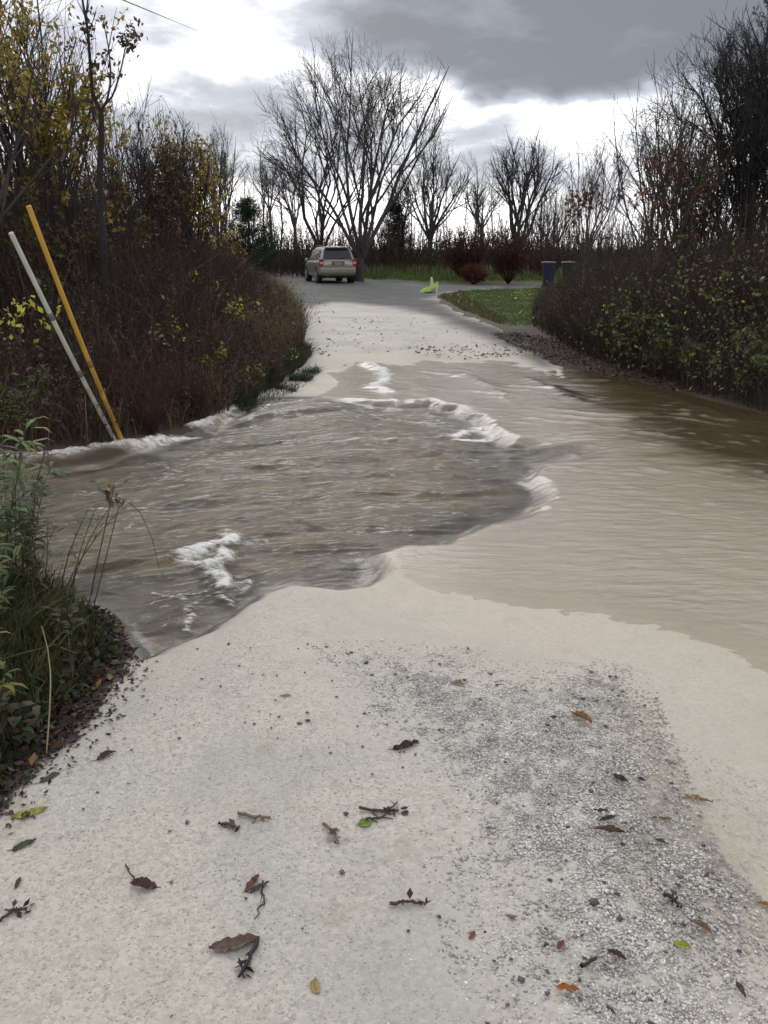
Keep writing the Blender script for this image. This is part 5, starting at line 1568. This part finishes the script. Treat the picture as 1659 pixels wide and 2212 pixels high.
DB = (0.045, 0.030, 0.026); MB_ = (0.085, 0.045, 0.032); OB = (0.26, 0.09, 0.025); TN = (0.24, 0.16, 0.07)
FL = [
    ('large yellow-green leaf at the left edge of the gravel', (28, 1775), (104, 1755), 0.42, (0.27, 0.27, 0.055), 0.15, 0.05),
    ('dark green leaf with a brown tip just below the yellow-green one', (27, 1846), (80, 1822), 0.40, (0.055, 0.075, 0.018), 0.2, 0.2),
    ('dull green leaf near the end of the leaf litter', (88, 1698), (130, 1676), 0.45, (0.075, 0.085, 0.045), 0.2, 0.3),
    ('dark purple-brown leaf beside the leaf litter edge', (140, 1614), (180, 1597), 0.55, (0.06, 0.035, 0.042), 0.3, 0.2),
    ('brown crumpled leaf with a twig above the pale empty gravel, left', (210, 1652), (252, 1634), 0.5, (0.07, 0.045, 0.042), 0.5, 0.3),
    ('folded chestnut leaf with a long upright stalk', (340, 1926), (282, 1918), 0.62, (0.085, 0.040, 0.028), 0.65, 0.15),
    ('reddish leaf next to the upright dark twig', (530, 1936), (560, 1900), 0.40, (0.17, 0.075, 0.045), 0.5, 0.1),
    ('small grey-brown leaf touching the upright dark twig', (540, 1938), (582, 1916), 0.30, (0.09, 0.07, 0.07), 0.4, 0.1),
    ('biggest leaf, grey-brown and broad, at the bottom left', (452, 2060), (562, 2036), 0.40, (0.13, 0.085, 0.06), 0.35, 0.0),
    ('small ochre oval leaf alone near the bottom', (686, 2158), (682, 2124), 0.62, (0.34, 0.24, 0.10), 0.2, 0.05),
    ('round bright green leaf under the forked twig', (773, 1792), (804, 1784), 0.85, (0.13, 0.19, 0.025), 0.2, 0.05),
    ('dark brown leaf in the upper middle of the gravel', (848, 1628), (904, 1612), 0.36, (0.05, 0.035, 0.028), 0.5, 0.15),
    ('bright orange leaf at the bottom right of centre', (1200, 2148), (1252, 2156), 0.42, (0.34, 0.11, 0.03), 0.35, 0.1),
    ('dark chocolate oval leaf above the bright orange one', (1310, 2070), (1350, 2092), 0.46, (0.06, 0.035, 0.028), 0.3, 0.05),
    ('yellow-green leaf in the loose stones at lower right', (1453, 2052), (1488, 2060), 0.68, (0.24, 0.27, 0.025), 0.2, 0.1),
    ('tan curled leaf right above the yellow-green one', (1488, 2002), (1536, 2034), 0.42, (0.22, 0.14, 0.085), 0.6, 0.1),
    ('orange-tan curled leaf at the top of the stony strip', (1232, 1550), (1278, 1576), 0.42, (0.30, 0.16, 0.07), 0.7, 0.1),
    ('long thin tan leaf on the muddy strip at the right', (1474, 1716), (1540, 1732), 0.20, (0.30, 0.19, 0.08), 0.4, 0.1),
    ('crumpled red-brown leaf amid the loose stones', (1283, 1806), (1348, 1818), 0.34, (0.13, 0.065, 0.045), 0.7, 0.05),
    ('small dark leaf just above the crumpled red-brown one', (1292, 1790), (1328, 1782), 0.36, (0.06, 0.035, 0.035), 0.5, 0.1),
    ('dark folded leaf in the upper loose stones', (1322, 1690), (1356, 1706), 0.5, (0.055, 0.042, 0.045), 0.6, 0.1),
    ('tiny blackish leaf right of the dark folded one', (1374, 1690), (1394, 1696), 0.6, (0.04, 0.032, 0.034), 0.4, 0.1),
    ('orange leaf cut by the right edge', (1636, 1952), (1672, 1964), 0.5, (0.30, 0.11, 0.035), 0.3, 0.1),
    ('curved brown leaf close to the lower right corner', (1588, 2136), (1608, 2172), 0.4, (0.085, 0.05, 0.035), 0.6, 0.1),
    ('small tan leaf where the loose stones begin', (975, 1480), (1004, 1486), 0.55, (0.22, 0.16, 0.08), 0.5, 0.1),
    ('little straw leaf near the edge of the flood', (606, 1512), (630, 1511), 0.35, (0.33, 0.22, 0.09), 0.3, 0.1),
    ('tiny red-brown leaf in the bottom middle', (1014, 2040), (1024, 2022), 0.5, (0.20, 0.07, 0.04), 0.3, 0.1),
    ('small rust leaf on the stones left of the chocolate oval', (1205, 2066), (1216, 2048), 0.6, (0.15, 0.055, 0.04), 0.3, 0.1),
    ('thin brown leaf low at the left edge', (35, 1928), (46, 1905), 0.45, (0.10, 0.055, 0.045), 0.5, 0.2),
    ('dark olive leaf in the stones near the muddy strip', (1415, 1826), (1440, 1836), 0.5, (0.06, 0.055, 0.035), 0.3, 0.0),
    ('narrow brown leaf between crumpled leaf and long tan leaf', (1420, 1775), (1452, 1778), 0.35, (0.16, 0.10, 0.06), 0.4, 0.0),
]
for i, (lab, a_, c_, wr, col, cu, st) in enumerate(FL):
    fallen_leaf(lab, a_, c_, wr, col, cu, st, i)
TW = [
    ('upright dark twig below the reddish leaf', [(568, 1912), (566, 1960), (550, 1998)], 0.0022, (0.04, 0.03, 0.03), 1, 0),
    ('stalk of the folded chestnut leaf, knobbed at its end', [(290, 1912), (282, 1895), (272, 1876)], 0.0022, (0.06, 0.045, 0.035), 0, 0),
    ('dark knobbly twig hanging from the biggest leaf', [(556, 2045), (540, 2085), (516, 2126)], 0.0050, (0.035, 0.025, 0.025), 4, 8),
    ('clawed scrap of bark left of the yellow-tipped stick', [(474, 1790), (495, 1795), (514, 1802)], 0.0045, (0.08, 0.065, 0.045), 4, 6),
    ('short stick with a swollen yellowish tip', [(515, 1768), (550, 1776), (584, 1778)], 0.0045, (0.17, 0.13, 0.09), 0, 4),
    ('bent tan scrap in the middle of the gravel', [(698, 1792), (722, 1808), (732, 1834)], 0.0040, (0.17, 0.12, 0.08), 3, 6),
    ('forked dark twig above the round green leaf', [(776, 1757), (830, 1764), (862, 1762)], 0.0042, (0.07, 0.048, 0.038), 6, 10),
    ('second prong lying over the round green leaf', [(790, 1782), (825, 1776), (858, 1745)], 0.0030, (0.07, 0.05, 0.045), 3, 4),
    ('brown catkin with a dark pebble at its end', [(842, 1966), (880, 1964), (918, 1970)], 0.0042, (0.10, 0.05, 0.035), 0, 8),
    ('dark stub beside the chocolate oval leaf', [(1254, 2108), (1270, 2098), (1286, 2088)], 0.0045, (0.06, 0.045, 0.035), 2, 4),
    ('black scrap in the stones on the right', [(1432, 1952), (1450, 1960), (1462, 1978)], 0.0050, (0.04, 0.035, 0.035), 3, 6),
    ('forked scrap at the left edge low down', [(2, 2002), (28, 1978), (60, 1975)], 0.0042, (0.07, 0.05, 0.045), 5, 8),
    ('mottled scrap right of the muddy strip', [(1290, 1772), (1310, 1768)], 0.0035, (0.07, 0.045, 0.04), 1, 2),
    ('thin stem sticking up from the crumpled brown leaf', [(236, 1640), (234, 1622)], 0.0018, (0.06, 0.045, 0.04), 0, 0),
]
for i, (lab, pts, r_, col, fk_, bl) in enumerate(TW):
    twig(lab, pts, r_, col, fk_, i, bl)

# ------------------------------------------------------------------ guy wire guards
def guard(name, label, base_px, top_px, yb, yt, rad, mat, joints, mat_j, group):
    a_ = A(*base_px, yb); c_ = A(*top_px, yt)
    a_[2] = -0.12
    o = empty(name, tuple(a_), label, 'pole marker', group)
    n = 26; t = np.linspace(0, 1, n)
    P = (a_[None]*(1-t[:, None])+c_[None]*t[:, None])
    sag = np.sin(np.pi*t)*0.03
    P[:, 0] -= sag*0.5
    k = 12
    g = Geo()
    tubes(g, P[None], np.full((1, n), rad), k, (1, 1, 1))
    # rounded lip at the top
    d = (P[-1]-P[-2])/np.linalg.norm(P[-1]-P[-2])
    cap = np.stack([P[-1], P[-1]+d*0.006, P[-1]+d*0.008])
    tubes(g, cap[None], np.array([[rad*1.02, rad*0.9, 0.001]]), k, (1, 1, 1))
    g.build('tube', mat, o, True, origin=a_)
    for tj in joints:
        q = a_+(c_-a_)*tj; q[0] -= math.sin(math.pi*tj)*0.015
        g = Geo(); tubes(g, np.stack([q-d*0.035, q-d*0.03, q+d*0.03, q+d*0.035])[None], np.array([[rad*0.9, rad*1.08, rad*1.08, rad*0.9]]), k, (1, 1, 1))
        g.build('joint_sleeve', mat_j, o, True, origin=a_)
    return o


def guard_mat(name, c1, c2):
    m, nb, out = material(name)
    tcc = nb.n('ShaderNodeTexCoord')
    sp_ = nb.n('ShaderNodeSeparateXYZ'); nb.put(sp_.inputs[0], tcc.outputs['Object'])
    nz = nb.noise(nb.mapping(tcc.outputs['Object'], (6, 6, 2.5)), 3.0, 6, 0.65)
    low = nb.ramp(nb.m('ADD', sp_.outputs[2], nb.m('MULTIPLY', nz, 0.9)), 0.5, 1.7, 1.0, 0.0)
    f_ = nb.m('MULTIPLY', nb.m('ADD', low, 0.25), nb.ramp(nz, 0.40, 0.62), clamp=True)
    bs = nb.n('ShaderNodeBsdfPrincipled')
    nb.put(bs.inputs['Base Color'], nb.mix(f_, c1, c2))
    bs.inputs['Roughness'].default_value = 0.45
    nb.put(out.inputs[0], bs.outputs[0])
    return m


MY_ = guard_mat('yellow_plastic', (0.52, 0.29, 0.03, 1), (0.20, 0.10, 0.025, 1))
MW_ = guard_mat('ivory_plastic', (0.50, 0.50, 0.40, 1), (0.24, 0.22, 0.15, 1))
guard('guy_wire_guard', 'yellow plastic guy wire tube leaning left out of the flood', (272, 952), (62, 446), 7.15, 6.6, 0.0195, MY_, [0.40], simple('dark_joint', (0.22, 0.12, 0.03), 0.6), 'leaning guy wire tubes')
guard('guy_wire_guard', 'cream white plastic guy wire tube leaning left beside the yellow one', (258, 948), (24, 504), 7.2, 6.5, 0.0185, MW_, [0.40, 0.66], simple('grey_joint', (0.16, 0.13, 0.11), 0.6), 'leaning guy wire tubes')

# power line, high on the left and running away over the trees
g = Geo()
a_ = A(170, -40, 9.0); c_ = A(365, 41, 26.0)
n = 40; t = np.linspace(-0.35, 3.2, n)
P = a_[None]*(1-t[:, None])+c_[None]*t[:, None]
tubes(g, P[None], np.full((1, n), 0.009), 6, (0.03, 0.03, 0.035))
tag(g.build('power_line', simple('cable_sheath', (0.03, 0.03, 0.035), 0.6), origin=P[0]), 'thin dark power cable crossing the sky at the top left', 'cable').location = P[0]

# ------------------------------------------------------------------ mesh helpers for made things
def loft(rings, closed_ring=True, caps=True):
    rings = np.array(rings)
    M_, k = rings.shape[:2]
    v = rings.reshape(-1, 3)
    i = np.arange(M_-1)[:, None]*k; j = np.arange(k if closed_ring else k-1)[None, :]; j2 = (j+1) % k
    f = np.stack([i+j, i+j2, i+k+j2, i+k+j], -1).reshape(-1, 4)
    return v, f


import bmesh


def bm_obj(name, bm, mat, parent=None, smooth=False):
    me = bpy.data.meshes.new(name)
    bmesh.ops.recalc_face_normals(bm, faces=bm.faces)
    bm.to_mesh(me); bm.free()
    if smooth:
        for p_ in me.polygons:
            p_.use_smooth = True
    me.materials.append(mat)
    o = bpy.data.objects.new(name, me); COL.objects.link(o)
    if parent: o.parent = parent
    return o


def bm_box(bm, c, s, bevel=0.0, taper=None):
    r_ = bmesh.ops.create_cube(bm, size=1.0)
    vs = r_['verts']
    for v in vs:
        top = v.co.z > 0
        v.co = Vector((v.co.x*s[0]*(taper if (taper and not top) else 1), v.co.y*s[1]*(taper if (taper and not top) else 1), v.co.z*s[2]))+Vector(c)
    if bevel:
        es = list({e_ for v in vs for e_ in v.link_edges})
        bmesh.ops.bevel(bm, geom=es, offset=bevel, segments=2, affect='EDGES', profile=0.7)
    return bm


def bm_cyl(bm, c, axis, r_, depth, seg=24, r2=None):
    q = Vector((0, 0, 1)).rotation_difference(Vector(axis)).to_matrix().to_4x4()
    bmesh.ops.create_cone(bm, cap_ends=True, segments=seg, radius1=r_, radius2=r2 if r2 is not None else r_, depth=depth, matrix=Matrix.Translation(c) @ q)


def box_part(name, c, s, mat, parent, bevel=0.0, taper=None):
    bm = bmesh.new(); bm_box(bm, c, s, bevel, taper)
    return bm_obj(name, bm, mat, parent)


# ------------------------------------------------------------------ the car (x = right, y = forward, origin under the rear bumper's centre)
M_PAINT = simple('champagne_paint', (0.27, 0.235, 0.185), 0.35, 0.35, 0.5, 0.08, 3.0)
M_GLASS = simple('tinted_glass', (0.02, 0.022, 0.028), 0.06, 0.0, 0.3, 0.1, 2.0, spec=0.7)
M_BLACK = simple('black_plastic', (0.018, 0.018, 0.018), 0.6)
M_TYRE = simple('rubber', (0.015, 0.015, 0.015), 0.85)
M_RIM = simple('alloy', (0.32, 0.32, 0.33), 0.4, 0.6)
M_RED = simple('red_lens', (0.30, 0.015, 0.02), 0.2, 0.0, 0.6, 0.1)
M_CLR = simple('clear_lens', (0.45, 0.38, 0.38), 0.2, 0.0, 0.6, 0.1)
M_PLATE = simple('plate_face', (0.20, 0.22, 0.21), 0.5, noise=0.3, nscale=30)
M_GREYM = simple('grey_trim', (0.11, 0.11, 0.11), 0.5)
CY = 41.0
cpos = A(731, 605, CY)
car = empty('parked_car', (cpos[0], CY, 0.0), 'beige mid-size estate SUV parked on the far verge, seen from behind', 'car', rz=math.radians(15))
Lc, Wc = 4.65, 1.82
# body shell: stations along y, each a half outline of (x, z) mirrored
st = []


def ring_at(y_, hw, zb, zs, zt, crown=0.03):
    """lower body ring: sill zb, shoulder zs, top zt"""
    pts = [(0, zb), (hw*0.80, zb), (hw*0.95, zb+0.05), (hw, zb+0.18), (hw*1.0, (zb+zs)/2), (hw*0.985, zs-0.10), (hw*0.955, zs-0.02), (hw*0.90, zt), (hw*0.5, zt+crown), (0, zt+crown*1.2)]
    right = [(x_, y_, z_) for x_, z_ in pts]
    left = [(-x_, y_, z_) for x_, z_ in reversed(pts[1:-1])]
    return right+left


lower = [ring_at(0.0, 0.74, 0.50, 0.84, 0.86), ring_at(0.04, 0.84, 0.40, 0.98, 1.00), ring_at(0.14, 0.89, 0.36, 1.06, 1.08), ring_at(0.4, 0.91, 0.34, 1.06, 1.08),
         ring_at(1.2, 0.915, 0.30, 1.04, 1.06), ring_at(2.4, 0.915, 0.28, 1.01, 1.04), ring_at(3.2, 0.91, 0.30, 0.98, 1.02, 0.04), ring_at(3.9, 0.89, 0.32, 0.92, 0.96, 0.05),
         ring_at(4.4, 0.83, 0.34, 0.82, 0.85, 0.05), ring_at(4.6, 0.74, 0.38, 0.70, 0.72, 0.03), ring_at(4.65, 0.60, 0.42, 0.62, 0.64, 0.0)]
bm = bmesh.new()


def bm_loft(bm, rings, cap=True):
    vr = [[bm.verts.new(p_) for p_ in r_] for r_ in rings]
    k = len(rings[0])
    for a_, c_ in zip(vr[:-1], vr[1:]):
        for j in range(k):
            bm.faces.new((a_[j], a_[(j+1) % k], c_[(j+1) % k], c_[j]))
    if cap:
        bm.faces.new(vr[0]); bm.faces.new(list(reversed(vr[-1])))
    return vr


bm_loft(bm, lower)


def cab_ring(y0_, y1_, hwb, hwt, zb, zt, q=0.06):
    """greenhouse ring: bottom edge at y0,zb, roof edge at y1,zt"""
    pts = [(hwb, 0.0), (hwb*0.985, 0.12), (hwt+0.05, 0.80), (hwt, 0.93), (hwt-0.09, 1.0), (hwt*0.4, 1.02), (0, 1.025)]
    right = [(x_, y0_+(y1_-y0_)*t_, zb+(zt-zb)*t_) for x_, t_ in pts]
    left = [(-x_, y_, z_) for x_, y_, z_ in reversed(right[:-1])]
    return right+left


cab = [cab_ring(0.06, 0.36, 0.815, 0.60, 1.05, 1.64), cab_ring(0.12, 0.48, 0.83, 0.645, 1.05, 1.67), cab_ring(1.2, 1.3, 0.845, 0.66, 1.03, 1.70), cab_ring(2.2, 2.1, 0.845, 0.66, 1.02, 1.69),
       cab_ring(2.9, 2.35, 0.83, 0.64, 1.02, 1.655), cab_ring(3.45, 2.42, 0.80, 0.58, 1.0, 1.60)]
bm_loft(bm, cab)
body = bm_obj('body', bm, M_PAINT, car, smooth=False)
bv = body.modifiers.new('bev', 'BEVEL'); bv.width = 0.02; bv.segments = 2; bv.limit_method = 'ANGLE'; bv.angle_limit = math.radians(25)


def plate_poly(name, pts, mat, thick, nrm, parent=car):
    """a thin slab from a polygon, pushed out along nrm"""
    bm = bmesh.new()
    nrm = Vector(nrm).normalized()
    a_ = [bm.verts.new(Vector(p_)+nrm*thick) for p_ in pts]; c_ = [bm.verts.new(Vector(p_)-nrm*0.03) for p_ in pts]
    bm.faces.new(a_); bm.faces.new(list(reversed(c_)))
    k = len(pts)
    for j in range(k):
        bm.faces.new((a_[j], c_[j], c_[(j+1) % k], a_[(j+1) % k]))
    return bm_obj(name, bm, mat, parent)


def rear_pt(x_, t_):
    """point on the sloping tailgate"""
    return (x_, 0.06+0.30*t_, 1.05+0.59*t_)


rn = (0, -0.59, 0.30)
plate_poly('rear_window', [rear_pt(-0.70, 0.10), rear_pt(0.70, 0.10), rear_pt(0.60, 0.84), rear_pt(0.45, 0.90), rear_pt(-0.45, 0.90), rear_pt(-0.60, 0.84)], M_GLASS, 0.012, rn)
# side windows on both flanks
for sgn in (-1, 1):
    def side(y_, t_, sgn=sgn):
        return (sgn*(0.838-0.165*t_+0.006), y_, 1.04+0.65*t_)
    sn = (sgn*0.65, 0, 0.165)
    plate_poly('quarter_window', [side(0.42, 0.14), side(1.12, 0.12), side(1.20, 0.82), side(0.62, 0.80)], M_GLASS, 0.01, sn)
    plate_poly('door_window', [side(1.20, 0.12), side(2.12, 0.10), side(2.05, 0.82), side(1.27, 0.82)], M_GLASS, 0.01, sn)
    plate_poly('door_window', [side(2.20, 0.10), side(3.10, 0.08), side(2.50, 0.70), side(2.14, 0.80)], M_GLASS, 0.01, sn)
    # mirror
    box_part('wing_mirror', (sgn*0.98, 3.0, 1.06), (0.18, 0.12, 0.15), M_PAINT, car, 0.03)
    # roof rail
    bm = bmesh.new(); bm_box(bm, (sgn*0.60, 1.45, 1.745), (0.035, 1.7, 0.03), 0.01)
    for yy in (0.65, 1.45, 2.25):
        bm_box(bm, (sgn*0.60, yy, 1.715), (0.03, 0.08, 0.05))
    bm_obj('roof_rail', bm, M_GREYM, car)
    # tail light with its clear middle
    bm = bmesh.new()
    bm_box(bm, (sgn*0.80, 0.075, 0.97), (0.20, 0.16, 0.34), 0.03)
    tl = bm_obj('tail_light', bm, M_RED, car)
    box_part('lens_band', (sgn*0.80, 0.062, 0.95), (0.15, 0.15, 0.10), M_CLR, tl, 0.02)
    # wheels
    for yy in (0.86, 3.62):
        bm = bmesh.new(); bm_cyl(bm, (sgn*0.80, yy, 0.36), (1, 0, 0), 0.36, 0.24, 32)
        bmesh.ops.bevel(bm, geom=[e_ for e_ in bm.edges if len(e_.link_faces) == 2 and e_.calc_face_angle() > 1.0], offset=0.03, segments=2, affect='EDGES')
        wh = bm_obj('wheel', bm, M_TYRE, car)
        bm = bmesh.new(); bm_cyl(bm, (sgn*0.918, yy, 0.36), (1, 0, 0), 0.235, 0.03, 28)
        bm_cyl(bm, (sgn*0.935, yy, 0.36), (1, 0, 0), 0.06, 0.03, 16)
        for q in range(5):
            an = q*2*math.pi/5
            cpt = Vector((sgn*0.936, yy+math.sin(an)*0.13, 0.36+math.cos(an)*0.13))
            r_ = bmesh.ops.create_cube(bm, size=1.0, matrix=Matrix.Translation(cpt) @ Matrix.Rotation(-an, 4, 'X') @ Matrix.Diagonal((0.02, 0.05, 0.20, 1)))
        bm_obj('rim', bm, M_RIM, wh)
        # dark arch
        bm = bmesh.new(); bm_cyl(bm, (sgn*0.80, yy, 0.40), (1, 0, 0), 0.43, 0.235, 32)
        bm_obj('wheel_arch', bm, M_BLACK, car)
box_part('rear_bumper', (0, 0.10, 0.60), (1.74, 0.26, 0.26), M_PAINT, car, 0.07)
box_part('under_valance', (0, 0.22, 0.40), (1.50, 0.30, 0.16), M_BLACK, car, 0.04)
box_part('underbody', (0, 2.3, 0.32), (1.3, 4.0, 0.12), M_BLACK, car)
np_ = box_part('number_plate', (0, -0.012, 0.93), (0.34, 0.02, 0.16), M_PLATE, car, 0.005)
box_part('plate_recess', (0, 0.0, 0.94), (0.62, 0.02, 0.22), M_GREYM, car, 0.008)
box_part('tailgate_strip', (0, 0.012, 1.055), (0.62, 0.05, 0.035), simple('bright_trim', (0.5, 0.5, 0.5), 0.3, 0.7), car, 0.01)
bm = bmesh.new(); bm_box(bm, (0, 0.30, 1.655), (1.14, 0.22, 0.045), 0.015)
bm_obj('roof_spoiler', bm, M_PAINT, car)
box_part('brake_light', (0, 0.195, 1.635), (0.26, 0.03, 0.02), M_RED, car)
bm = bmesh.new(); bmesh.ops.create_cube(bm, size=1.0, matrix=Matrix.Translation((0.12, 0.085, 1.15)) @ Matrix.Rotation(math.radians(78), 4, 'Y') @ Matrix.Diagonal((0.015, 0.02, 0.42, 1)))
bm_obj('rear_wiper', bm, M_BLACK, car)
bm = bmesh.new(); bm_cyl(bm, (-0.5, 0.12, 0.30), (0, 1, 0), 0.03, 0.2, 12)
bm_obj('tail_pipe', bm, M_GREYM, car)

# ------------------------------------------------------------------ wheeled bins
def bin_(label, x, y, rz, mb, ml):
    o = empty('wheeled_bin', (x, y, 0.0), label, 'bin', 'wheeled bins by the side road', rz)
    bm = bmesh.new()
    rings = []
    for z_, sx, sy in [(0.06, 0.19, 0.21), (0.12, 0.20, 0.22), (0.55, 0.225, 0.26), (0.95, 0.25, 0.29), (0.96, 0.272, 0.312), (1.02, 0.272, 0.312)]:
        ring = []
        for (cx_, cy_) in [(1, 1), (-1, 1), (-1, -1), (1, -1)]:
            for q in ([(1, 0.82), (0.94, 0.94), (0.82, 1)] if cx_*cy_ > 0 else [(0.82, 1), (0.94, 0.94), (1, 0.82)]):
                ring.append((cx_*sx*q[0], cy_*sy*q[1], z_))
        rings.append(ring)
    bm_loft(bm, rings)
    bm_obj('bin_body', bm, mb, o)
    bm = bmesh.new()
    rings = []
    for z_, s_ in [(1.022, 1.05), (1.06, 1.05), (1.09, 0.9), (1.10, 0.5)]:
        rings.append([(x_*s_*1.0, y_*s_, z_) for x_, y_, _ in [(0.275, 0.32, 0), (-0.275, 0.32, 0), (-0.275, -0.32, 0), (0.275, -0.32, 0)]])
    bm_loft(bm, rings)
    lid = bm_obj('lid', bm, ml, o)
    bm = bmesh.new(); bm_cyl(bm, (0, 0.36, 1.04), (1, 0, 0), 0.018, 0.5, 12); bm_box(bm, (0.22, 0.335, 1.04), (0.03, 0.08, 0.03)); bm_box(bm, (-0.22, 0.335, 1.04), (0.03, 0.08, 0.03))
    bm_obj('handle', bm, mb, o)
    for sgn in (-1, 1):
        bm = bmesh.new(); bm_cyl(bm, (sgn*0.22, 0.23, 0.10), (1, 0, 0), 0.10, 0.05, 20)
        bm_obj('wheel', bm, M_TYRE, o)
    return o


M_NAVY = simple('navy_plastic', (0.010, 0.012, 0.034), 0.6)
M_LIDB = simple('navy_lid', (0.03, 0.035, 0.06), 0.45)
M_DKG = simple('charcoal_plastic', (0.020, 0.022, 0.022), 0.5)
M_LIDG = simple('charcoal_lid', (0.035, 0.04, 0.035), 0.5)
q = A(1183, 620, 35.5); bin_('navy blue wheeled bin at the end of the side road', q[0], 35.5, -0.12, M_NAVY, M_LIDB)
q = A(1229, 620, 35.5); bin_('charcoal wheeled bin half hidden in brush, right of the navy one', q[0], 35.8, -0.15, M_DKG, M_LIDG)

# ------------------------------------------------------------------ lime green collapsed roadside flag
q = G(931, 634)
o = empty('safety_flag', (q[0], q[1], 0.0), 'crumpled lime green fabric sign lying where the gravel meets the side road', 'warning flag')
M_LIME = simple('lime_fabric', (0.42, 0.62, 0.10), 0.7, noise=0.2, nscale=14)
M_LIME2 = simple('pale_lime_fabric', (0.50, 0.66, 0.30), 0.7, noise=0.2, nscale=14)
rng = np.random.default_rng(111)


def cloth(name, corners, mat, th=0.02, amp=0.03):
    c = np.array(corners, float)
    n = 10
    u, v_ = np.meshgrid(np.linspace(0, 1, n), np.linspace(0, 1, n), indexing='ij')
    P = ((1-u)*(1-v_))[..., None]*c[0]+(u*(1-v_))[..., None]*c[1]+(u*v_)[..., None]*c[2]+((1-u)*v_)[..., None]*c[3]
    nn = np.cross(c[1]-c[0], c[3]-c[0]); nn = nn/np.linalg.norm(nn)
    P = P+nn*amp*fbm(u*4, v_*4, 3, int(rng.integers(99)))[..., None]
    g = Geo(); g.add(P, gridfaces(n, n), (1, 1, 1))
    ob = g.build(name, mat, o, True)
    md = ob.modifiers.new('th', 'SOLIDIFY'); md.thickness = th
    return ob


cloth('left_flap', [(-0.40, -0.02, 0.02), (0.02, 0.02, 0.10), (0.06, 0.08, 0.32), (-0.38, 0.08, 0.10)], M_LIME)
cloth('upright_flap', [(-0.04, 0.05, 0.16), (0.14, 0.05, 0.14), (0.04, 0.1, 0.60), (-0.02, 0.1, 0.58)], M_LIME2)
cloth('right_flap', [(0.05, 0.0, 0.16), (0.24, 0.04, 0.22), (0.27, 0.08, 0.42), (0.10, 0.1, 0.32)], M_LIME)
cloth('hanging_strip', [(0.17, 0.0, 0.0), (0.23, 0.0, 0.0), (0.27, 0.03, 0.28), (0.20, 0.03, 0.28)], M_LIME2, 0.015, 0.01)
bm = bmesh.new(); bm_cyl(bm, (0.0, 0.06, 0.04), (1, 0.1, 0.1), 0.02, 0.5, 10); bm_obj('base_rod', bm, M_BLACK, o)

# ------------------------------------------------------------------ yard lamp glimmering in the wood
q = A(632, 533, 62)
o = empty('yard_lamp', (q[0], 57.0, 0), 'tiny lit orange lamp glimmering in the wood left of the car', 'lamp')
q = A(632, 533, 57.0)
bm = bmesh.new(); bm_cyl(bm, (0, 0, q[2]/2-0.08), (0, 0, 1), 0.03, q[2]-0.16, 10); bm_obj('post', bm, M_BLACK, o)
bm = bmesh.new(); bmesh.ops.create_uvsphere(bm, u_segments=16, v_segments=10, radius=0.09, matrix=Matrix.Translation((0, 0, q[2])) @ Matrix.Diagonal((0.7, 0.7, 1.4, 1)))
bm_obj('lamp_glass', bm, simple('lit_glass', (0.9, 0.6, 0.3), 0.4, emis=(1.0, 0.55, 0.22, 3.0)), o)
bm = bmesh.new(); bm_cyl(bm, (0, 0, q[2]+0.13), (0, 0, 1), 0.10, 0.06, 12, 0.02); bm_obj('lamp_cap', bm, M_BLACK, o)

print('objects', len(S.objects), 'verts', sum(len(o_.data.vertices) for o_ in S.objects if o_.type == 'MESH'))
